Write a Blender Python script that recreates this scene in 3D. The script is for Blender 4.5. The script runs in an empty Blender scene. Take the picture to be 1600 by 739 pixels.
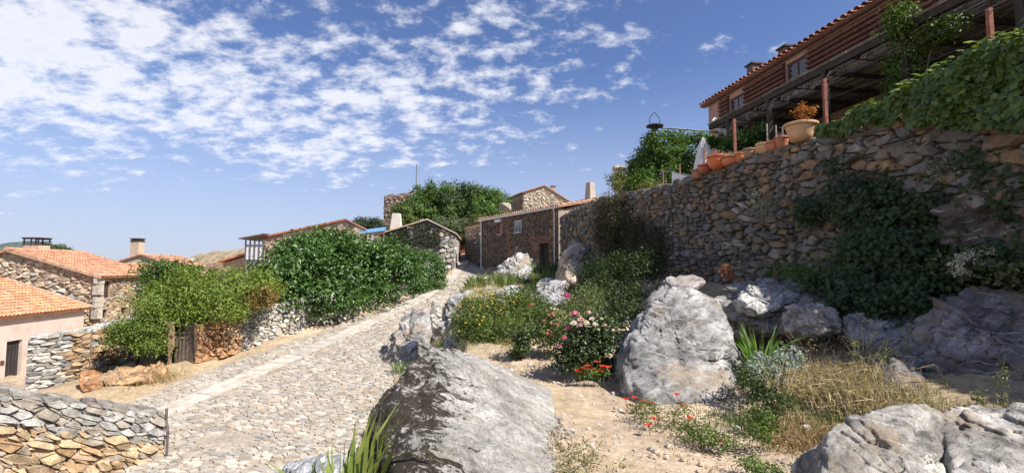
import bpy, bmesh, math, random
import numpy as np
from mathutils import Vector, Matrix, noise

# ------------------------------------------------------------------ camera, sky, sun
S = bpy.context.scene
COL = S.collection
FPX = 760.0                      # focal length in photo pixels (photo 1600 wide)
PITCH = math.atan(50.5 / FPX)
EYE = np.array((0.0, 0.0, 1.6))
cam_d = bpy.data.cameras.new('camera'); cam = bpy.data.objects.new('camera', cam_d); COL.objects.link(cam)
cam_d.sensor_width = 36.0; cam_d.lens = 36.0 * FPX / 1600.0
cam_d.clip_start = 0.05; cam_d.clip_end = 20000
cam.location = EYE; cam.rotation_euler = (math.pi / 2 + PITCH, 0, 0)
S.camera = cam

SUN_EL = math.radians(48)
SUN_H = np.array((0.85, -0.527)); SUN_H = SUN_H / np.linalg.norm(SUN_H)
SUN = Vector((SUN_H[0] * math.cos(SUN_EL), SUN_H[1] * math.cos(SUN_EL), math.sin(SUN_EL)))
sun_d = bpy.data.lights.new('sun', 'SUN'); sun = bpy.data.objects.new('sun', sun_d); COL.objects.link(sun)
sun_d.energy = 5.0; sun_d.angle = math.radians(0.53); sun_d.color = (1.0, 0.945, 0.86)
sun.rotation_euler = SUN.to_track_quat('Z', 'Y').to_euler()
sun.location = SUN * 60

W = bpy.data.worlds.new('World'); S.world = W; W.use_nodes = True
def build_world():
    nt = W.node_tree; N = nt.nodes; L = nt.links; N.clear()
    def n(t, **k):
        o = N.new(t)
        for a, b in k.items(): setattr(o, a, b)
        return o
    def math_(op, a, b=None, c=None, clamp=False):
        m = n('ShaderNodeMath', operation=op); m.use_clamp = clamp
        for i, v in enumerate((a, b, c)):
            if v is None: continue
            if isinstance(v, (int, float)): m.inputs[i].default_value = v
            else: L.new(v, m.inputs[i])
        return m.outputs[0]
    out = n('ShaderNodeOutputWorld')
    sky = n('ShaderNodeTexSky', sky_type='NISHITA', sun_disc=False, sun_elevation=SUN_EL, sun_rotation=math.atan2(SUN.x, SUN.y),
            altitude=800, air_density=1.0, dust_density=0.9, ozone_density=3.0)
    hs = n('ShaderNodeHueSaturation'); hs.inputs['Saturation'].default_value = 1.08; hs.inputs['Value'].default_value = 1.0
    L.new(sky.outputs[0], hs.inputs['Color'])
    gm = n('ShaderNodeMix', data_type='RGBA', blend_type='MULTIPLY'); gm.inputs[0].default_value = 1.0
    gm.inputs[7].default_value = (1.02, 0.93, 1.06, 1)
    L.new(hs.outputs[0], gm.inputs[6])
    bg = n('ShaderNodeBackground'); bg.inputs[1].default_value = 0.086; L.new(gm.outputs[2], bg.inputs[0])
    tc = n('ShaderNodeTexCoord'); sp = n('ShaderNodeSeparateXYZ'); L.new(tc.outputs['Generated'], sp.inputs[0])
    x, y, z = sp.outputs
    zz = math_('MAXIMUM', z, 0.0); den = math_('ADD', zz, 0.30)
    u = math_('DIVIDE', x, den); v = math_('DIVIDE', y, den)
    cb = n('ShaderNodeCombineXYZ'); L.new(u, cb.inputs[0]); L.new(v, cb.inputs[1])
    def noise_(scale, detail, rough, off=(0, 0, 0), sc=(1, 1, 1), dist=0.0):
        mp = n('ShaderNodeMapping'); mp.inputs['Location'].default_value = off; mp.inputs['Scale'].default_value = sc
        L.new(cb.outputs[0], mp.inputs[0])
        t = n('ShaderNodeTexNoise'); t.inputs['Scale'].default_value = scale; t.inputs['Detail'].default_value = detail
        t.inputs['Roughness'].default_value = rough; t.inputs['Distortion'].default_value = dist
        L.new(mp.outputs[0], t.inputs['Vector']); return t.outputs[0]
    n1 = noise_(9.5, 10, 0.64, (3.1, 1.7, 0), (1, 1.25, 1), 0.1)     # puffs
    n2 = noise_(1.7, 4, 0.55, (0.4, 2.2, 0))                          # where the banks lie
    # more cloud to the west (left), open sky to the east; clear low band and thin overhead
    az = math_('MULTIPLY', x, -0.19)
    el = math_('SUBTRACT', z, 0.35); el = math_('ABSOLUTE', el); el = math_('MULTIPLY', el, -0.5)
    lo = n('ShaderNodeMapRange'); lo.inputs[1].default_value = 0.04; lo.inputs[2].default_value = 0.22; lo.inputs[3].default_value = -0.22; lo.inputs[4].default_value = 0.0
    L.new(z, lo.inputs[0])
    s = math_('ADD', math_('MULTIPLY', n1, 0.85), math_('MULTIPLY', n2, 0.42)); s = math_('ADD', s, az); s = math_('ADD', s, el); s = math_('ADD', s, lo.outputs[0])
    mr = n('ShaderNodeMapRange', interpolation_type='SMOOTHSTEP'); mr.inputs[1].default_value = 0.575; mr.inputs[2].default_value = 0.80
    mr.inputs[3].default_value = 0.0; mr.inputs[4].default_value = 0.86
    L.new(s, mr.inputs[0])
    cr = n('ShaderNodeMapRange'); cr.inputs[1].default_value = 0.62; cr.inputs[2].default_value = 0.95; cr.inputs[3].default_value = 0.70; cr.inputs[4].default_value = 0.60
    L.new(s, cr.inputs[0])
    cc = n('ShaderNodeBackground'); cc.inputs[0].default_value = (0.93, 0.94, 1.0, 1); L.new(cr.outputs[0], cc.inputs[1])
    # pale summer haze low on the horizon
    hz = n('ShaderNodeMapRange', interpolation_type='SMOOTHSTEP'); hz.inputs[1].default_value = -0.02; hz.inputs[2].default_value = 0.40; hz.inputs[3].default_value = 0.80; hz.inputs[4].default_value = 0.0
    L.new(z, hz.inputs[0])
    hb = n('ShaderNodeBackground'); hb.inputs[0].default_value = (0.62, 0.71, 0.93, 1); hb.inputs[1].default_value = 0.52
    m0 = n('ShaderNodeMixShader'); L.new(hz.outputs[0], m0.inputs[0]); L.new(bg.outputs[0], m0.inputs[1]); L.new(hb.outputs[0], m0.inputs[2])
    mx = n('ShaderNodeMixShader'); L.new(mr.outputs[0], mx.inputs[0]); L.new(m0.outputs[0], mx.inputs[1]); L.new(cc.outputs[0], mx.inputs[2])
    L.new(mx.outputs[0], out.inputs[0])
build_world()
vs = S.view_settings; vs.view_transform = 'Standard'; vs.look = 'None'; vs.gamma = 1; vs.use_curve_mapping = False; vs.exposure = 0.72
S.render.engine = 'CYCLES'
S.cycles.use_denoising = True
S.cycles.max_bounces = 6; S.cycles.diffuse_bounces = 2; S.cycles.transmission_bounces = 4; S.cycles.transparent_max_bounces = 6

# ------------------------------------------------------------------ maths helpers
cp, spi = math.cos(PITCH), math.sin(PITCH)
def ray(px, py):
    a, b = (px - 800) / FPX, (369.5 - py) / FPX
    return np.array((a, cp - b * spi, spi + b * cp))          # camera looks along +Y, pitched up
def P(px, py, Y):
    d = ray(px, py); return EYE + d * (Y / d[1])
def sstep(t): t = np.clip(t, 0, 1); return t * t * (3 - 2 * t)
def streetL(y): return np.interp(y, [5, 10, 12.2, 15, 18, 22, 27, 31, 36, 43, 60], [-11, -10.8, -10.3, -9.7, -8.5, -7.0, -5.7, -4.9, -4.4, -4.9, -5.4])
def streetR(y): return np.interp(y, [0, 5, 7.5, 9, 12, 18, 22, 27, 30, 34, 37, 43, 60], [-4.0, -3.7, -2.6, -2.4, -2.9, -4.2, -3.9, -2.9, -2.3, -1.9, -2.25, -2.9, -3.2])
def zstreet(y): return np.interp(y, [0, 6, 43, 75, 95, 200], [-2.7, -2.65, 2.42, 8.4, 8.4, -20])
def zgarden(y): return np.interp(y, [0, 4, 6, 8, 9.6, 12, 16, 20, 25, 30, 34, 37, 43, 75, 95, 200], [0, 0, .05, .14, .24, .45, .70, .85, 1.0, 1.2, 1.4, 1.65, 2.42, 8.4, 8.4, -20])
def wallX(y): return np.interp(y, [-6, 0, 6, 10, 12.7, 13.6, 17.3, 28], [9.9, 8.4, 6.9, 5.9, 5.1, 4.55, 2.96, 2.9])
def wallB(y): return np.interp(y, [-6, 3, 6, 9, 13, 17, 28], [0.8, 1.1, 1.3, 1.5, 1.26, 1.4, 1.6])
def bankX(y): return np.interp(y, [-6, 3, 6, 9, 13, 17, 28], [3.6, 2.6, 2.1, 2.6, 2.6, 1.2, 1.8])
def H(x, y):
    x = np.asarray(x, float); y = np.asarray(y, float)
    L, R, zs, zg = streetL(y), streetR(y), zstreet(y), zgarden(y)
    bw = np.interp(y, [0, 5, 7.5, 9.6, 15, 20, 25, 30, 37], [3.0, 2.8, 1.8, 1.5, 2.2, 2.5, 1.9, 1.2, .3])
    tt = np.clip((x - R) / bw, 0, 1); z = zs + (zg - zs) * (.65 * tt ** 2.6 + .35 * sstep(tt))
    z = z - 0.225 * np.clip(L - 2.0 - x, 0, 45)
    w, b = wallX(y), bankX(y)
    z = np.where(y < 29, z + (np.maximum(wallB(y), z) - z) * np.clip((x - b) / (w - b), 0, 1) ** 2.0, z)
    z = np.where((x > w + 0.3) & (y < 27.5), 4.05, z)
    r = np.hypot(x, y)
    z = z - np.clip(r - 95, 0, 450) * 0.09
    return z
_hx = np.arange(-30, 12.05, .1); _hy = np.arange(0, 52.05, .1); _hg = H(*np.meshgrid(_hx, _hy, indexing='ij')).tolist()
def h(x, y):                                   # quick bilinear look-up of H
    x = float(x); y = float(y); fx, fy = (x + 30) * 10, y * 10
    if 0 <= fx < 419 and 0 <= fy < 519:
        i, j = int(fx), int(fy); a, b = fx - i, fy - j; r0, r1 = _hg[i], _hg[i + 1]
        return (r0[j] * (1 - b) + r0[j + 1] * b) * (1 - a) + (r1[j] * (1 - b) + r1[j + 1] * b) * a
    return float(H(x, y))
def G(px, py, y0=2.5, y1=60):
    d = ray(px, py); t = y0 / d[1]
    while t * d[1] < y1:
        p = EYE + d * t
        if p[2] <= h(p[0], p[1]): return p
        t += 0.04
    return EYE + d * t
def fr(p, H_=1.0, oct_=4): return noise.fractal(Vector(p), H_, 2.0, oct_)
rngs = {}
def RNG(s): return np.random.default_rng(s)

# ------------------------------------------------------------------ object helpers
def thing(name, label, cat, loc, group=None):
    o = bpy.data.objects.new(name, None); COL.objects.link(o); o.location = [float(a) for a in loc]
    o.empty_display_size = 0.1
    return tag(o, label, cat, group)
def tag(o, label, cat=None, group=None, kind=None):
    if label: o['label'] = label
    if cat: o['category'] = cat
    if group: o['group'] = group
    if kind: o['kind'] = kind
    return o
def wloc(o):
    v = np.zeros(3)
    while o is not None: v += np.array(o.location); o = o.parent
    return v
def mesh_np(name, V, tris=None, faces=None, col=None, smooth=False):
    me = bpy.data.meshes.new(name)
    V = np.asarray(V, np.float32)
    if tris is not None:
        T = np.asarray(tris, np.int32); me.vertices.add(len(V)); me.vertices.foreach_set('co', V.ravel())
        k = T.shape[1]
        me.loops.add(T.size); me.loops.foreach_set('vertex_index', T.ravel())
        me.polygons.add(len(T)); me.polygons.foreach_set('loop_start', np.arange(0, T.size, k, dtype=np.int32))
        me.update(calc_edges=True)
    else:
        me.from_pydata([tuple(v) for v in V.tolist()], [], faces); me.update()
    if smooth: me.polygons.foreach_set('use_smooth', np.ones(len(me.polygons), bool))
    c = np.ones((len(V), 4), np.float32)
    if col is not None:
        col = np.asarray(col, np.float32)
        c[:, :3] = col if col.ndim == 2 else col[None, :]
    a = me.color_attributes.new('Col', 'FLOAT_COLOR', 'POINT'); a.data.foreach_set('color', c.ravel())
    return me
def link(name, me, mat, parent=None):
    if not me.materials: me.materials.append(M[mat])
    o = bpy.data.objects.new(name, me); COL.objects.link(o)
    if parent is not None: o.parent = parent
    return o
def obj(name, V, F=None, mat='stone', parent=None, col=None, tris=None, smooth=False):
    V = np.asarray(V, float)
    if parent is not None: V = V - wloc(parent)
    return link(name, mesh_np(name, V, tris, F, col, smooth), mat, parent)
class MB:
    """collects boxes, tubes and prisms into one mesh"""
    def __init__(s): s.V = []; s.F = []; s.C = []
    def add(s, V, F, col=(1, 1, 1)):
        b = len(s.V); s.V += [tuple(v) for v in V]; s.F += [tuple(i + b for i in f) for f in F]
        s.C += [tuple(col)] * len(V); return s
    def box(s, o, a, b, c, col=(1, 1, 1)):
        o, a, b, c = [np.asarray(q, float) for q in (o, a, b, c)]
        V = [o, o + a, o + a + b, o + b, o + c, o + a + c, o + a + b + c, o + b + c]
        if np.dot(np.cross(a, b), c) < 0:
            F = [(0, 1, 2, 3), (4, 7, 6, 5), (0, 4, 5, 1), (1, 5, 6, 2), (2, 6, 7, 3), (3, 7, 4, 0)]
        else:
            F = [(0, 3, 2, 1), (4, 5, 6, 7), (0, 1, 5, 4), (1, 2, 6, 5), (2, 3, 7, 6), (3, 0, 4, 7)]
        return s.add(V, F, col)
    def cbox(s, c, hx, hy, hz, col=(1, 1, 1), rot=0.0):
        ca, sa = math.cos(rot), math.sin(rot); U = np.array((ca, sa, 0)); Vv = np.array((-sa, ca, 0)); Z = np.array((0, 0, 1.0))
        return s.box(np.asarray(c) - U * hx - Vv * hy - Z * hz, U * 2 * hx, Vv * 2 * hy, Z * 2 * hz, col)
    def tube(s, pts, radii, n=7, col=(1, 1, 1), cap=True):
        pts = [np.asarray(p, float) for p in pts]; V = []; F = []
        for i, p in enumerate(pts):
            t = pts[min(i + 1, len(pts) - 1)] - pts[max(i - 1, 0)]; t = t / (np.linalg.norm(t) + 1e-9)
            a = np.cross(t, (0, 0, 1.0)); 
            if np.linalg.norm(a) < 1e-3: a = np.array((1.0, 0, 0))
            a /= np.linalg.norm(a); b = np.cross(t, a)
            r = radii[i] if hasattr(radii, '__len__') else radii
            for k in range(n):
                g = 2 * math.pi * k / n; V.append(p + r * (a * math.cos(g) + b * math.sin(g)))
        for i in range(len(pts) - 1):
            for k in range(n):
                F.append((i * n + k, i * n + (k + 1) % n, (i + 1) * n + (k + 1) % n, (i + 1) * n + k))
        if cap: F.append(tuple(range(n))[::-1]); F.append(tuple((len(pts) - 1) * n + k for k in range(n)))
        return s.add(V, F, col)
    def lathe(s, c, prof, n=20, col=(1, 1, 1)):
        V = []; F = []; c = np.asarray(c)
        for (r, z) in prof:
            for k in range(n): g = 2 * math.pi * k / n; V.append(c + (r * math.cos(g), r * math.sin(g), z))
        for i in range(len(prof) - 1):
            for k in range(n): F.append((i * n + k, i * n + (k + 1) % n, (i + 1) * n + (k + 1) % n, (i + 1) * n + k))
        F.append(tuple(range(n))[::-1]); F.append(tuple((len(prof) - 1) * n + k for k in range(n)))
        return s.add(V, F, col)
    def prism(s, poly, d, col=(1, 1, 1)):
        poly = [np.asarray(p, float) for p in poly]; d = np.asarray(d, float); n = len(poly)
        V = poly + [p + d for p in poly]
        F = [tuple(range(n))[::-1], tuple(range(n, 2 * n))] + [(i, (i + 1) % n, n + (i + 1) % n, n + i) for i in range(n)]
        return s.add(V, F, col)
    def build(s, name, mat, parent=None, smooth=False):
        return obj(name, s.V, s.F, mat, parent, np.array(s.C), smooth=smooth)

# ------------------------------------------------------------------ materials
M = {}
def nt_new(name):
    m = bpy.data.materials.new(name); m.use_nodes = True; nt = m.node_tree; nt.nodes.clear(); M[name] = m
    return m, nt.nodes, nt.links
class NB:
    def __init__(s, N, L): s.N, s.L = N, L
    def n(s, t, **k):
        o = s.N.new(t)
        for a, b in k.items(): setattr(o, a, b)
        return o
    def put(s, sock, v):
        if isinstance(v, (int, float)): sock.default_value = v
        elif isinstance(v, tuple): sock.default_value = v if len(v) == len(sock.default_value) else v + (1,)
        else: s.L.new(v, sock)
    def mix(s, f, a, b, blend='MIX'):
        m = s.n('ShaderNodeMix', data_type='RGBA', blend_type=blend); s.put(m.inputs[0], f); s.put(m.inputs[6], a); s.put(m.inputs[7], b); return m.outputs[2]
    def noise(s, vec, scale, detail=4, rough=.55, dist=0.0):
        t = s.n('ShaderNodeTexNoise'); s.L.new(vec, t.inputs['Vector']); t.inputs['Scale'].default_value = scale
        t.inputs['Detail'].default_value = detail; t.inputs['Roughness'].default_value = rough; t.inputs['Distortion'].default_value = dist; return t.outputs[0]
    def ramp(s, f, a, b, lo=0.0, hi=1.0, smooth=True):
        m = s.n('ShaderNodeMapRange'); 
        if smooth: m.interpolation_type = 'SMOOTHSTEP'
        s.put(m.inputs[0], f)
        for i, v in zip((1, 2, 3, 4), (a, b, lo, hi)): m.inputs[i].default_value = v
        return m.outputs[0]
    def math(s, op, a, b=0.0):
        m = s.n('ShaderNodeMath', operation=op); s.put(m.inputs[0], a); s.put(m.inputs[1], b); return m.outputs[0]
    def mapping(s, vec, sc=(1, 1, 1), rot=(0, 0, 0)):
        m = s.n('ShaderNodeMapping'); m.inputs['Scale'].default_value = sc; m.inputs['Rotation'].default_value = rot; s.L.new(vec, m.inputs[0]); return m.outputs[0]
    def aniso(s, vec, d, k):
        d = Vector(d).normalized(); e = d.orthogonal().normalized(); f = d.cross(e); c = s.n('ShaderNodeCombineXYZ')
        for i, (q, m) in enumerate(((d, k), (e, 1.0), (f, 1.0))):
            v = s.n('ShaderNodeVectorMath', operation='DOT_PRODUCT'); s.L.new(vec, v.inputs[0]); v.inputs[1].default_value = q * m; s.L.new(v.outputs['Value'], c.inputs[i])
        return c.outputs[0]
    def grey(s, f):
        c = s.n('ShaderNodeCombineColor'); 
        for i in range(3): s.L.new(f, c.inputs[i])
        return c.outputs[0]
    def finish(s, color, rough=.9, hgt=None, bump=.4, dist=.02, spec=.25, metal=0.0):
        b = s.n('ShaderNodeBsdfPrincipled'); s.put(b.inputs['Base Color'], color); s.put(b.inputs['Roughness'], rough)
        b.inputs['Specular IOR Level'].default_value = spec; b.inputs['Metallic'].default_value = metal
        if hgt is not None:
            bp = s.n('ShaderNodeBump'); bp.inputs['Strength'].default_value = bump; bp.inputs['Distance'].default_value = dist
            s.L.new(hgt, bp.inputs['Height']); s.L.new(bp.outputs[0], b.inputs['Normal'])
        o = s.n('ShaderNodeOutputMaterial'); s.L.new(b.outputs[0], o.inputs[0]); return b
def base(name):
    m, N, L = nt_new(name); nb = NB(N, L)
    pos = nb.n('ShaderNodeNewGeometry').outputs['Position']
    col = nb.n('ShaderNodeAttribute', attribute_name='Col').outputs['Color']
    return nb, pos, col
def surf(name, var=.35, scale=3.0, fine=40.0, rough=.9, bump=.4, dist=.015, spec=.2, stain=None, stain_scale=1.2, stain_amt=.5, metal=0.0, sc=(1, 1, 1)):
    nb, pos, col = base(name); p = nb.mapping(pos, sc)
    a = nb.noise(p, scale, 5, .6); b = nb.noise(p, fine, 5, .65)
    c = nb.mix(1.0, col, nb.grey(nb.ramp(a, .25, .75, 1 - var, 1 + var)), 'MULTIPLY')
    c = nb.mix(1.0, c, nb.grey(nb.ramp(b, .25, .75, 1 - var * .7, 1 + var * .7)), 'MULTIPLY')
    if stain: c = nb.mix(nb.ramp(nb.noise(pos, stain_scale, 6, .65, .4), .5, .68, 0, stain_amt), c, stain)
    nb.finish(c, rough, b, bump, dist, spec, metal)
surf('stone', .38, 5, 38, .92, .7, .02, .2, (.23, .215, .19), 7.0, .45)
surf('cobble', .25, 4, 45, .85, .6, .012, .25, (.30, .20, .11), 1.6, .35)
surf('mortar', .3, 6, 50, .95, .6, .02, .1)
surf('plaster', .10, 1.2, 60, .92, .25, .006, .15, (.30, .22, .17), 1.1, .35)
surf('tile', .28, 2.6, 40, .85, .35, .01, .2, (.22, .16, .11), 3.0, .55)
surf('wood', .3, 6, 30, .75, .4, .006, .25, sc=(1, 1, .25))
surf('metal', .2, 8, 60, .5, .2, .002, .4)
surf('rust', .35, 14, 70, .8, .4, .004, .25, (.10, .06, .045), 9, .6)
surf('terracotta', .18, 7, 50, .8, .3, .004, .25, (.55, .45, .36), 6.0, .35)
surf('cloth', .06, 5, 120, .9, .2, .002, .1)
surf('bark', .35, 12, 40, .95, .9, .03, .1)
surf('hill', .4, .05, .6, .95, .9, 1.0, .1)
surf('dark', .2, 3, 20, .6, .1, .01, .2)

def m_rock():
    nb, pos, col = base('rock')
    p = nb.aniso(pos, (.80, .15, .55), .22)
    a = nb.noise(pos, 1.7, 7, .62, .3); b = nb.noise(p, 7, 8, .68, .6); f = nb.noise(pos, 45, 6, .7)
    c = nb.mix(1.0, col, nb.grey(nb.ramp(a, .3, .7, .55, 1.5)), 'MULTIPLY')
    c = nb.mix(1.0, c, nb.grey(nb.ramp(b, .3, .7, .45, 1.55)), 'MULTIPLY')
    # pale quartz veins along the bedding
    w = nb.n('ShaderNodeTexWave', wave_type='BANDS', bands_direction='Z'); nb.L.new(nb.mapping(pos, (.6, .6, 1.0), (.75, -.5, 0)), w.inputs['Vector'])
    w.inputs['Scale'].default_value = 3.2; w.inputs['Distortion'].default_value = 9; w.inputs['Detail'].default_value = 5; w.inputs['Detail Scale'].default_value = 1.6
    vein = nb.math('MULTIPLY', nb.ramp(w.outputs['Fac'], .90, .99), nb.ramp(nb.noise(pos, 2.3, 3), .45, .6))
    c = nb.mix(nb.math('MULTIPLY', vein, .6), c, (.56, .55, .53))
    c = nb.mix(nb.ramp(nb.noise(p, 13, 7, .75, .5), .58, .66, 0, .6), c, (.10, .095, .085))
    c = nb.mix(nb.ramp(nb.noise(pos, 5, 7, .75, .8), .58, .66, 0, .32), c, (.50, .49, .46))
    # ochre weathering, and dark cracks
    c = nb.mix(nb.ramp(nb.noise(pos, 1.3, 6, .7, .5), .50, .66, 0, .7), c, (.38, .28, .18))
    v = nb.n('ShaderNodeTexVoronoi', feature='DISTANCE_TO_EDGE'); v.inputs['Scale'].default_value = 1.5
    wp = nb.n('ShaderNodeVectorMath', operation='ADD'); wn = nb.n('ShaderNodeTexNoise'); nb.L.new(pos, wn.inputs['Vector']); wn.inputs['Scale'].default_value = 2.5; wn.inputs['Detail'].default_value = 6
    sc = nb.n('ShaderNodeVectorMath', operation='SCALE'); sc.inputs['Scale'].default_value = .8; nb.L.new(wn.outputs['Color'], sc.inputs[0])
    nb.L.new(p, wp.inputs[0]); nb.L.new(sc.outputs[0], wp.inputs[1]); nb.L.new(wp.outputs[0], v.inputs['Vector'])
    crack = nb.ramp(v.outputs['Distance'], 0.0, .010, 1, 0)
    crack = nb.math('MULTIPLY', crack, nb.ramp(nb.noise(pos, 1.7, 3), .52, .62))
    c = nb.mix(nb.math('MULTIPLY', crack, .7), c, (.05, .045, .04))
    hgt = nb.math('ADD', nb.math('MULTIPLY', b, 1.0), nb.math('MULTIPLY', f, .35)); hgt = nb.math('SUBTRACT', hgt, nb.math('MULTIPLY', crack, .9))
    nb.finish(c, .9, hgt, 1.0, .07, .2)
m_rock()
def m_lichen():
    nb, pos, col = base('lichen_rock')
    p = nb.aniso(pos, (.78, .30, -.55), .34)
    a = nb.noise(pos, 1.5, 7, .62, .3); b = nb.noise(p, 8, 8, .7, .6); f = nb.noise(pos, 48, 6, .7)
    c = nb.mix(1.0, col, nb.grey(nb.ramp(a, .28, .72, .75, 1.25)), 'MULTIPLY')
    c = nb.mix(1.0, c, nb.grey(nb.ramp(b, .3, .7, .62, 1.28)), 'MULTIPLY')
    c = nb.mix(nb.ramp(nb.noise(pos, 2.0, 6, .7, .5), .55, .70, 0, .5), c, (.42, .33, .23))
    # dark moss and lichen grow on the shaded, street-facing flank and in streaks along the bedding
    sep = nb.n('ShaderNodeSeparateXYZ'); nb.L.new(pos, sep.inputs[0])
    side = nb.math('ADD', nb.math('MULTIPLY', sep.outputs[0], -.55), nb.math('MULTIPLY', sep.outputs[1], -.10))
    m = nb.math('ADD', nb.math('ADD', nb.math('MULTIPLY', nb.noise(p, 4.0, 9, .76, .8), .6), nb.math('MULTIPLY', nb.noise(p, 15, 8, .75, .5), .4)), nb.ramp(side, -.60, .25, -.12, .17, False))
    c = nb.mix(nb.ramp(m, .545, .575, 0, .95), c, (.045, .034, .024))
    c = nb.mix(nb.ramp(nb.noise(p, 15, 7, .7, .8), .60, .64, 0, .75), c, (.50, .51, .48))
    c = nb.mix(1.0, c, nb.grey(nb.ramp(nb.noise(pos, 30, 7, .8), .3, .7, .62, 1.38)), 'MULTIPLY')
    c = nb.mix(nb.ramp(nb.noise(pos, 19, 6, .75, .5), .64, .68, 0, .6), c, (.055, .045, .035))
    hgt = nb.math('ADD', b, nb.math('MULTIPLY', f, .9))
    nb.finish(c, .92, hgt, 1.0, .05, .15)
m_lichen()
def m_ground():
    nb, pos, col = base('ground_soil')
    a = nb.noise(pos, 1.3, 7, .65, .3); b = nb.noise(pos, 9, 7, .7); f = nb.noise(pos, 70, 5, .7)
    c = nb.mix(1.0, col, nb.grey(nb.ramp(a, .3, .7, .78, 1.2)), 'MULTIPLY')
    c = nb.mix(1.0, c, nb.grey(nb.ramp(b, .3, .7, .75, 1.22)), 'MULTIPLY')
    c = nb.mix(1.0, c, nb.grey(nb.ramp(f, .3, .7, .75, 1.25)), 'MULTIPLY')
    c = nb.mix(nb.ramp(nb.noise(pos, 3.2, 8, .75, .6), .60, .70, 0, .55), c, (.19, .14, .09))
    c = nb.mix(nb.ramp(nb.noise(pos, 22, 3, .6), .67, .72, 0, .6), c, (.52, .47, .40))
    nb.finish(c, .97, nb.math('ADD', b, nb.math('MULTIPLY', f, .5)), .7, .03, .1)
m_ground()
def m_leaf(name, trans=.35, gloss=.06, rough=.45):
    nb, pos, col = base(name)
    c = nb.mix(1.0, col, nb.grey(nb.ramp(nb.noise(pos, 9, 2), .3, .7, .8, 1.2)), 'MULTIPLY')
    d = nb.n('ShaderNodeBsdfPrincipled'); nb.L.new(c, d.inputs['Base Color']); d.inputs['Roughness'].default_value = rough; d.inputs['Specular IOR Level'].default_value = gloss * 5
    t = nb.n('ShaderNodeBsdfTranslucent'); nb.L.new(nb.mix(1.0, c, (1.25, 1.35, .55), 'MULTIPLY'), t.inputs[0])
    mx = nb.n('ShaderNodeMixShader'); mx.inputs[0].default_value = trans; nb.L.new(d.outputs[0], mx.inputs[1]); nb.L.new(t.outputs[0], mx.inputs[2])
    o = nb.n('ShaderNodeOutputMaterial'); nb.L.new(mx.outputs[0], o.inputs[0])
m_leaf('leaf', .30, .07, .5); m_leaf('leaf_gloss', .25, .10, .38); m_leaf('straw', .25, .04, .7); m_leaf('petal', .3, .03, .6)
def m_glass():
    nb, pos, col = base('glass'); nb.finish(col, .08, None, spec=.6)
m_glass()

# ------------------------------------------------------------------ foliage helpers
def unit(a): return a / (np.linalg.norm(a, axis=-1, keepdims=True) + 1e-9)
def leaf_arrays(C, Nrm, size, col, aspect=.55, fold=.18, rng=None):
    n = len(C); rng = rng or RNG(1)
    r = unit(rng.normal(size=(n, 3))); t = unit(np.cross(Nrm, r)); b = np.cross(Nrm, t)
    s = np.asarray(size).reshape(-1, 1) * np.ones((n, 1))
    base_, tip = C - t * s * .5, C + t * s * .5 - Nrm * s * .12
    mid = C - t * s * .08; l = mid + b * s * aspect * .5 + Nrm * s * fold; rr = mid - b * s * aspect * .5 + Nrm * s * fold
    V = np.stack([base_, rr, tip, l], 1).reshape(-1, 3)
    i = np.arange(n) * 4
    T = np.concatenate([np.stack([i, i + 1, i + 2], 1), np.stack([i, i + 2, i + 3], 1)])
    return V, T, np.repeat(np.asarray(col), 4, axis=0)
def lobed_arrays(C, Nrm, size, col, rng, up=None):
    """five-pointed ivy leaf, a fan of 9 triangles"""
    n = len(C); dn = np.tile(np.array((0, 0, -1.0)), (n, 1)) + rng.normal(size=(n, 3)) * .45
    t = unit(dn - Nrm * np.sum(dn * Nrm, 1, keepdims=True)); b = np.cross(Nrm, t); s = np.asarray(size).reshape(-1, 1)
    out = [(-.35, 0), (-.42, .30), (-.05, .32), (.02, .58), (.22, .28), (.62, 0), (.22, -.28), (.02, -.58), (-.05, -.32), (-.42, -.30)]
    pts = [C + Nrm * s * .06]
    for (x, y) in out: pts.append(C + t * s * x + b * s * y - Nrm * s * (.10 * abs(y) + .12 * max(x, 0)))
    V = np.stack(pts, 1).reshape(-1, 3); k = len(pts); i = np.arange(n) * k
    T = np.concatenate([np.stack([i, i + 1 + j, i + 1 + (j + 1) % 10], 1) for j in range(10)])
    return V, T, np.repeat(np.asarray(col), k, axis=0)
def crown_pts(lobes, ncl, per, clr, rng, shell=.5, gap=.0, gs=.6, zmin=None):
    w = np.array([l[1][0] * l[1][1] + l[1][1] * l[1][2] for l in lobes]); w = w / w.sum()
    C, Nn, K = [], [], []
    tries = 0
    while len(C) < ncl and tries < ncl * 8:
        tries += 1
        c, r = lobes[rng.choice(len(lobes), p=w)]
        d = rng.normal(size=3); d /= np.linalg.norm(d)
        rad = rng.uniform(shell ** 3, 1.0) ** (1 / 3)
        p = np.asarray(c) + d * np.asarray(r) * rad * (1 + .30 * noise.noise(Vector(d * 2.1) + Vector(c) * .7) + (rng.uniform(0, .16) if rng.uniform() < .12 else 0))
        if zmin is not None and p[2] < (zmin(p[0], p[1]) if callable(zmin) else zmin): continue
        if gap > 0 and noise.noise(Vector(p / gs)) < -0.5 + gap: continue
        C.append(p); Nn.append(d); K.append(rng.uniform())
    C, Nn, K = np.array(C), np.array(Nn), np.array(K)
    P_ = np.repeat(C, per, 0) + rng.normal(size=(len(C) * per, 3)) * clr * np.array((1, 1, .75))
    N_ = unit(np.repeat(Nn, per, 0) * .7 + np.array((0, 0, .55)) + rng.normal(size=(len(P_), 3)) * .55)
    return P_, N_, np.repeat(K, per)
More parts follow.
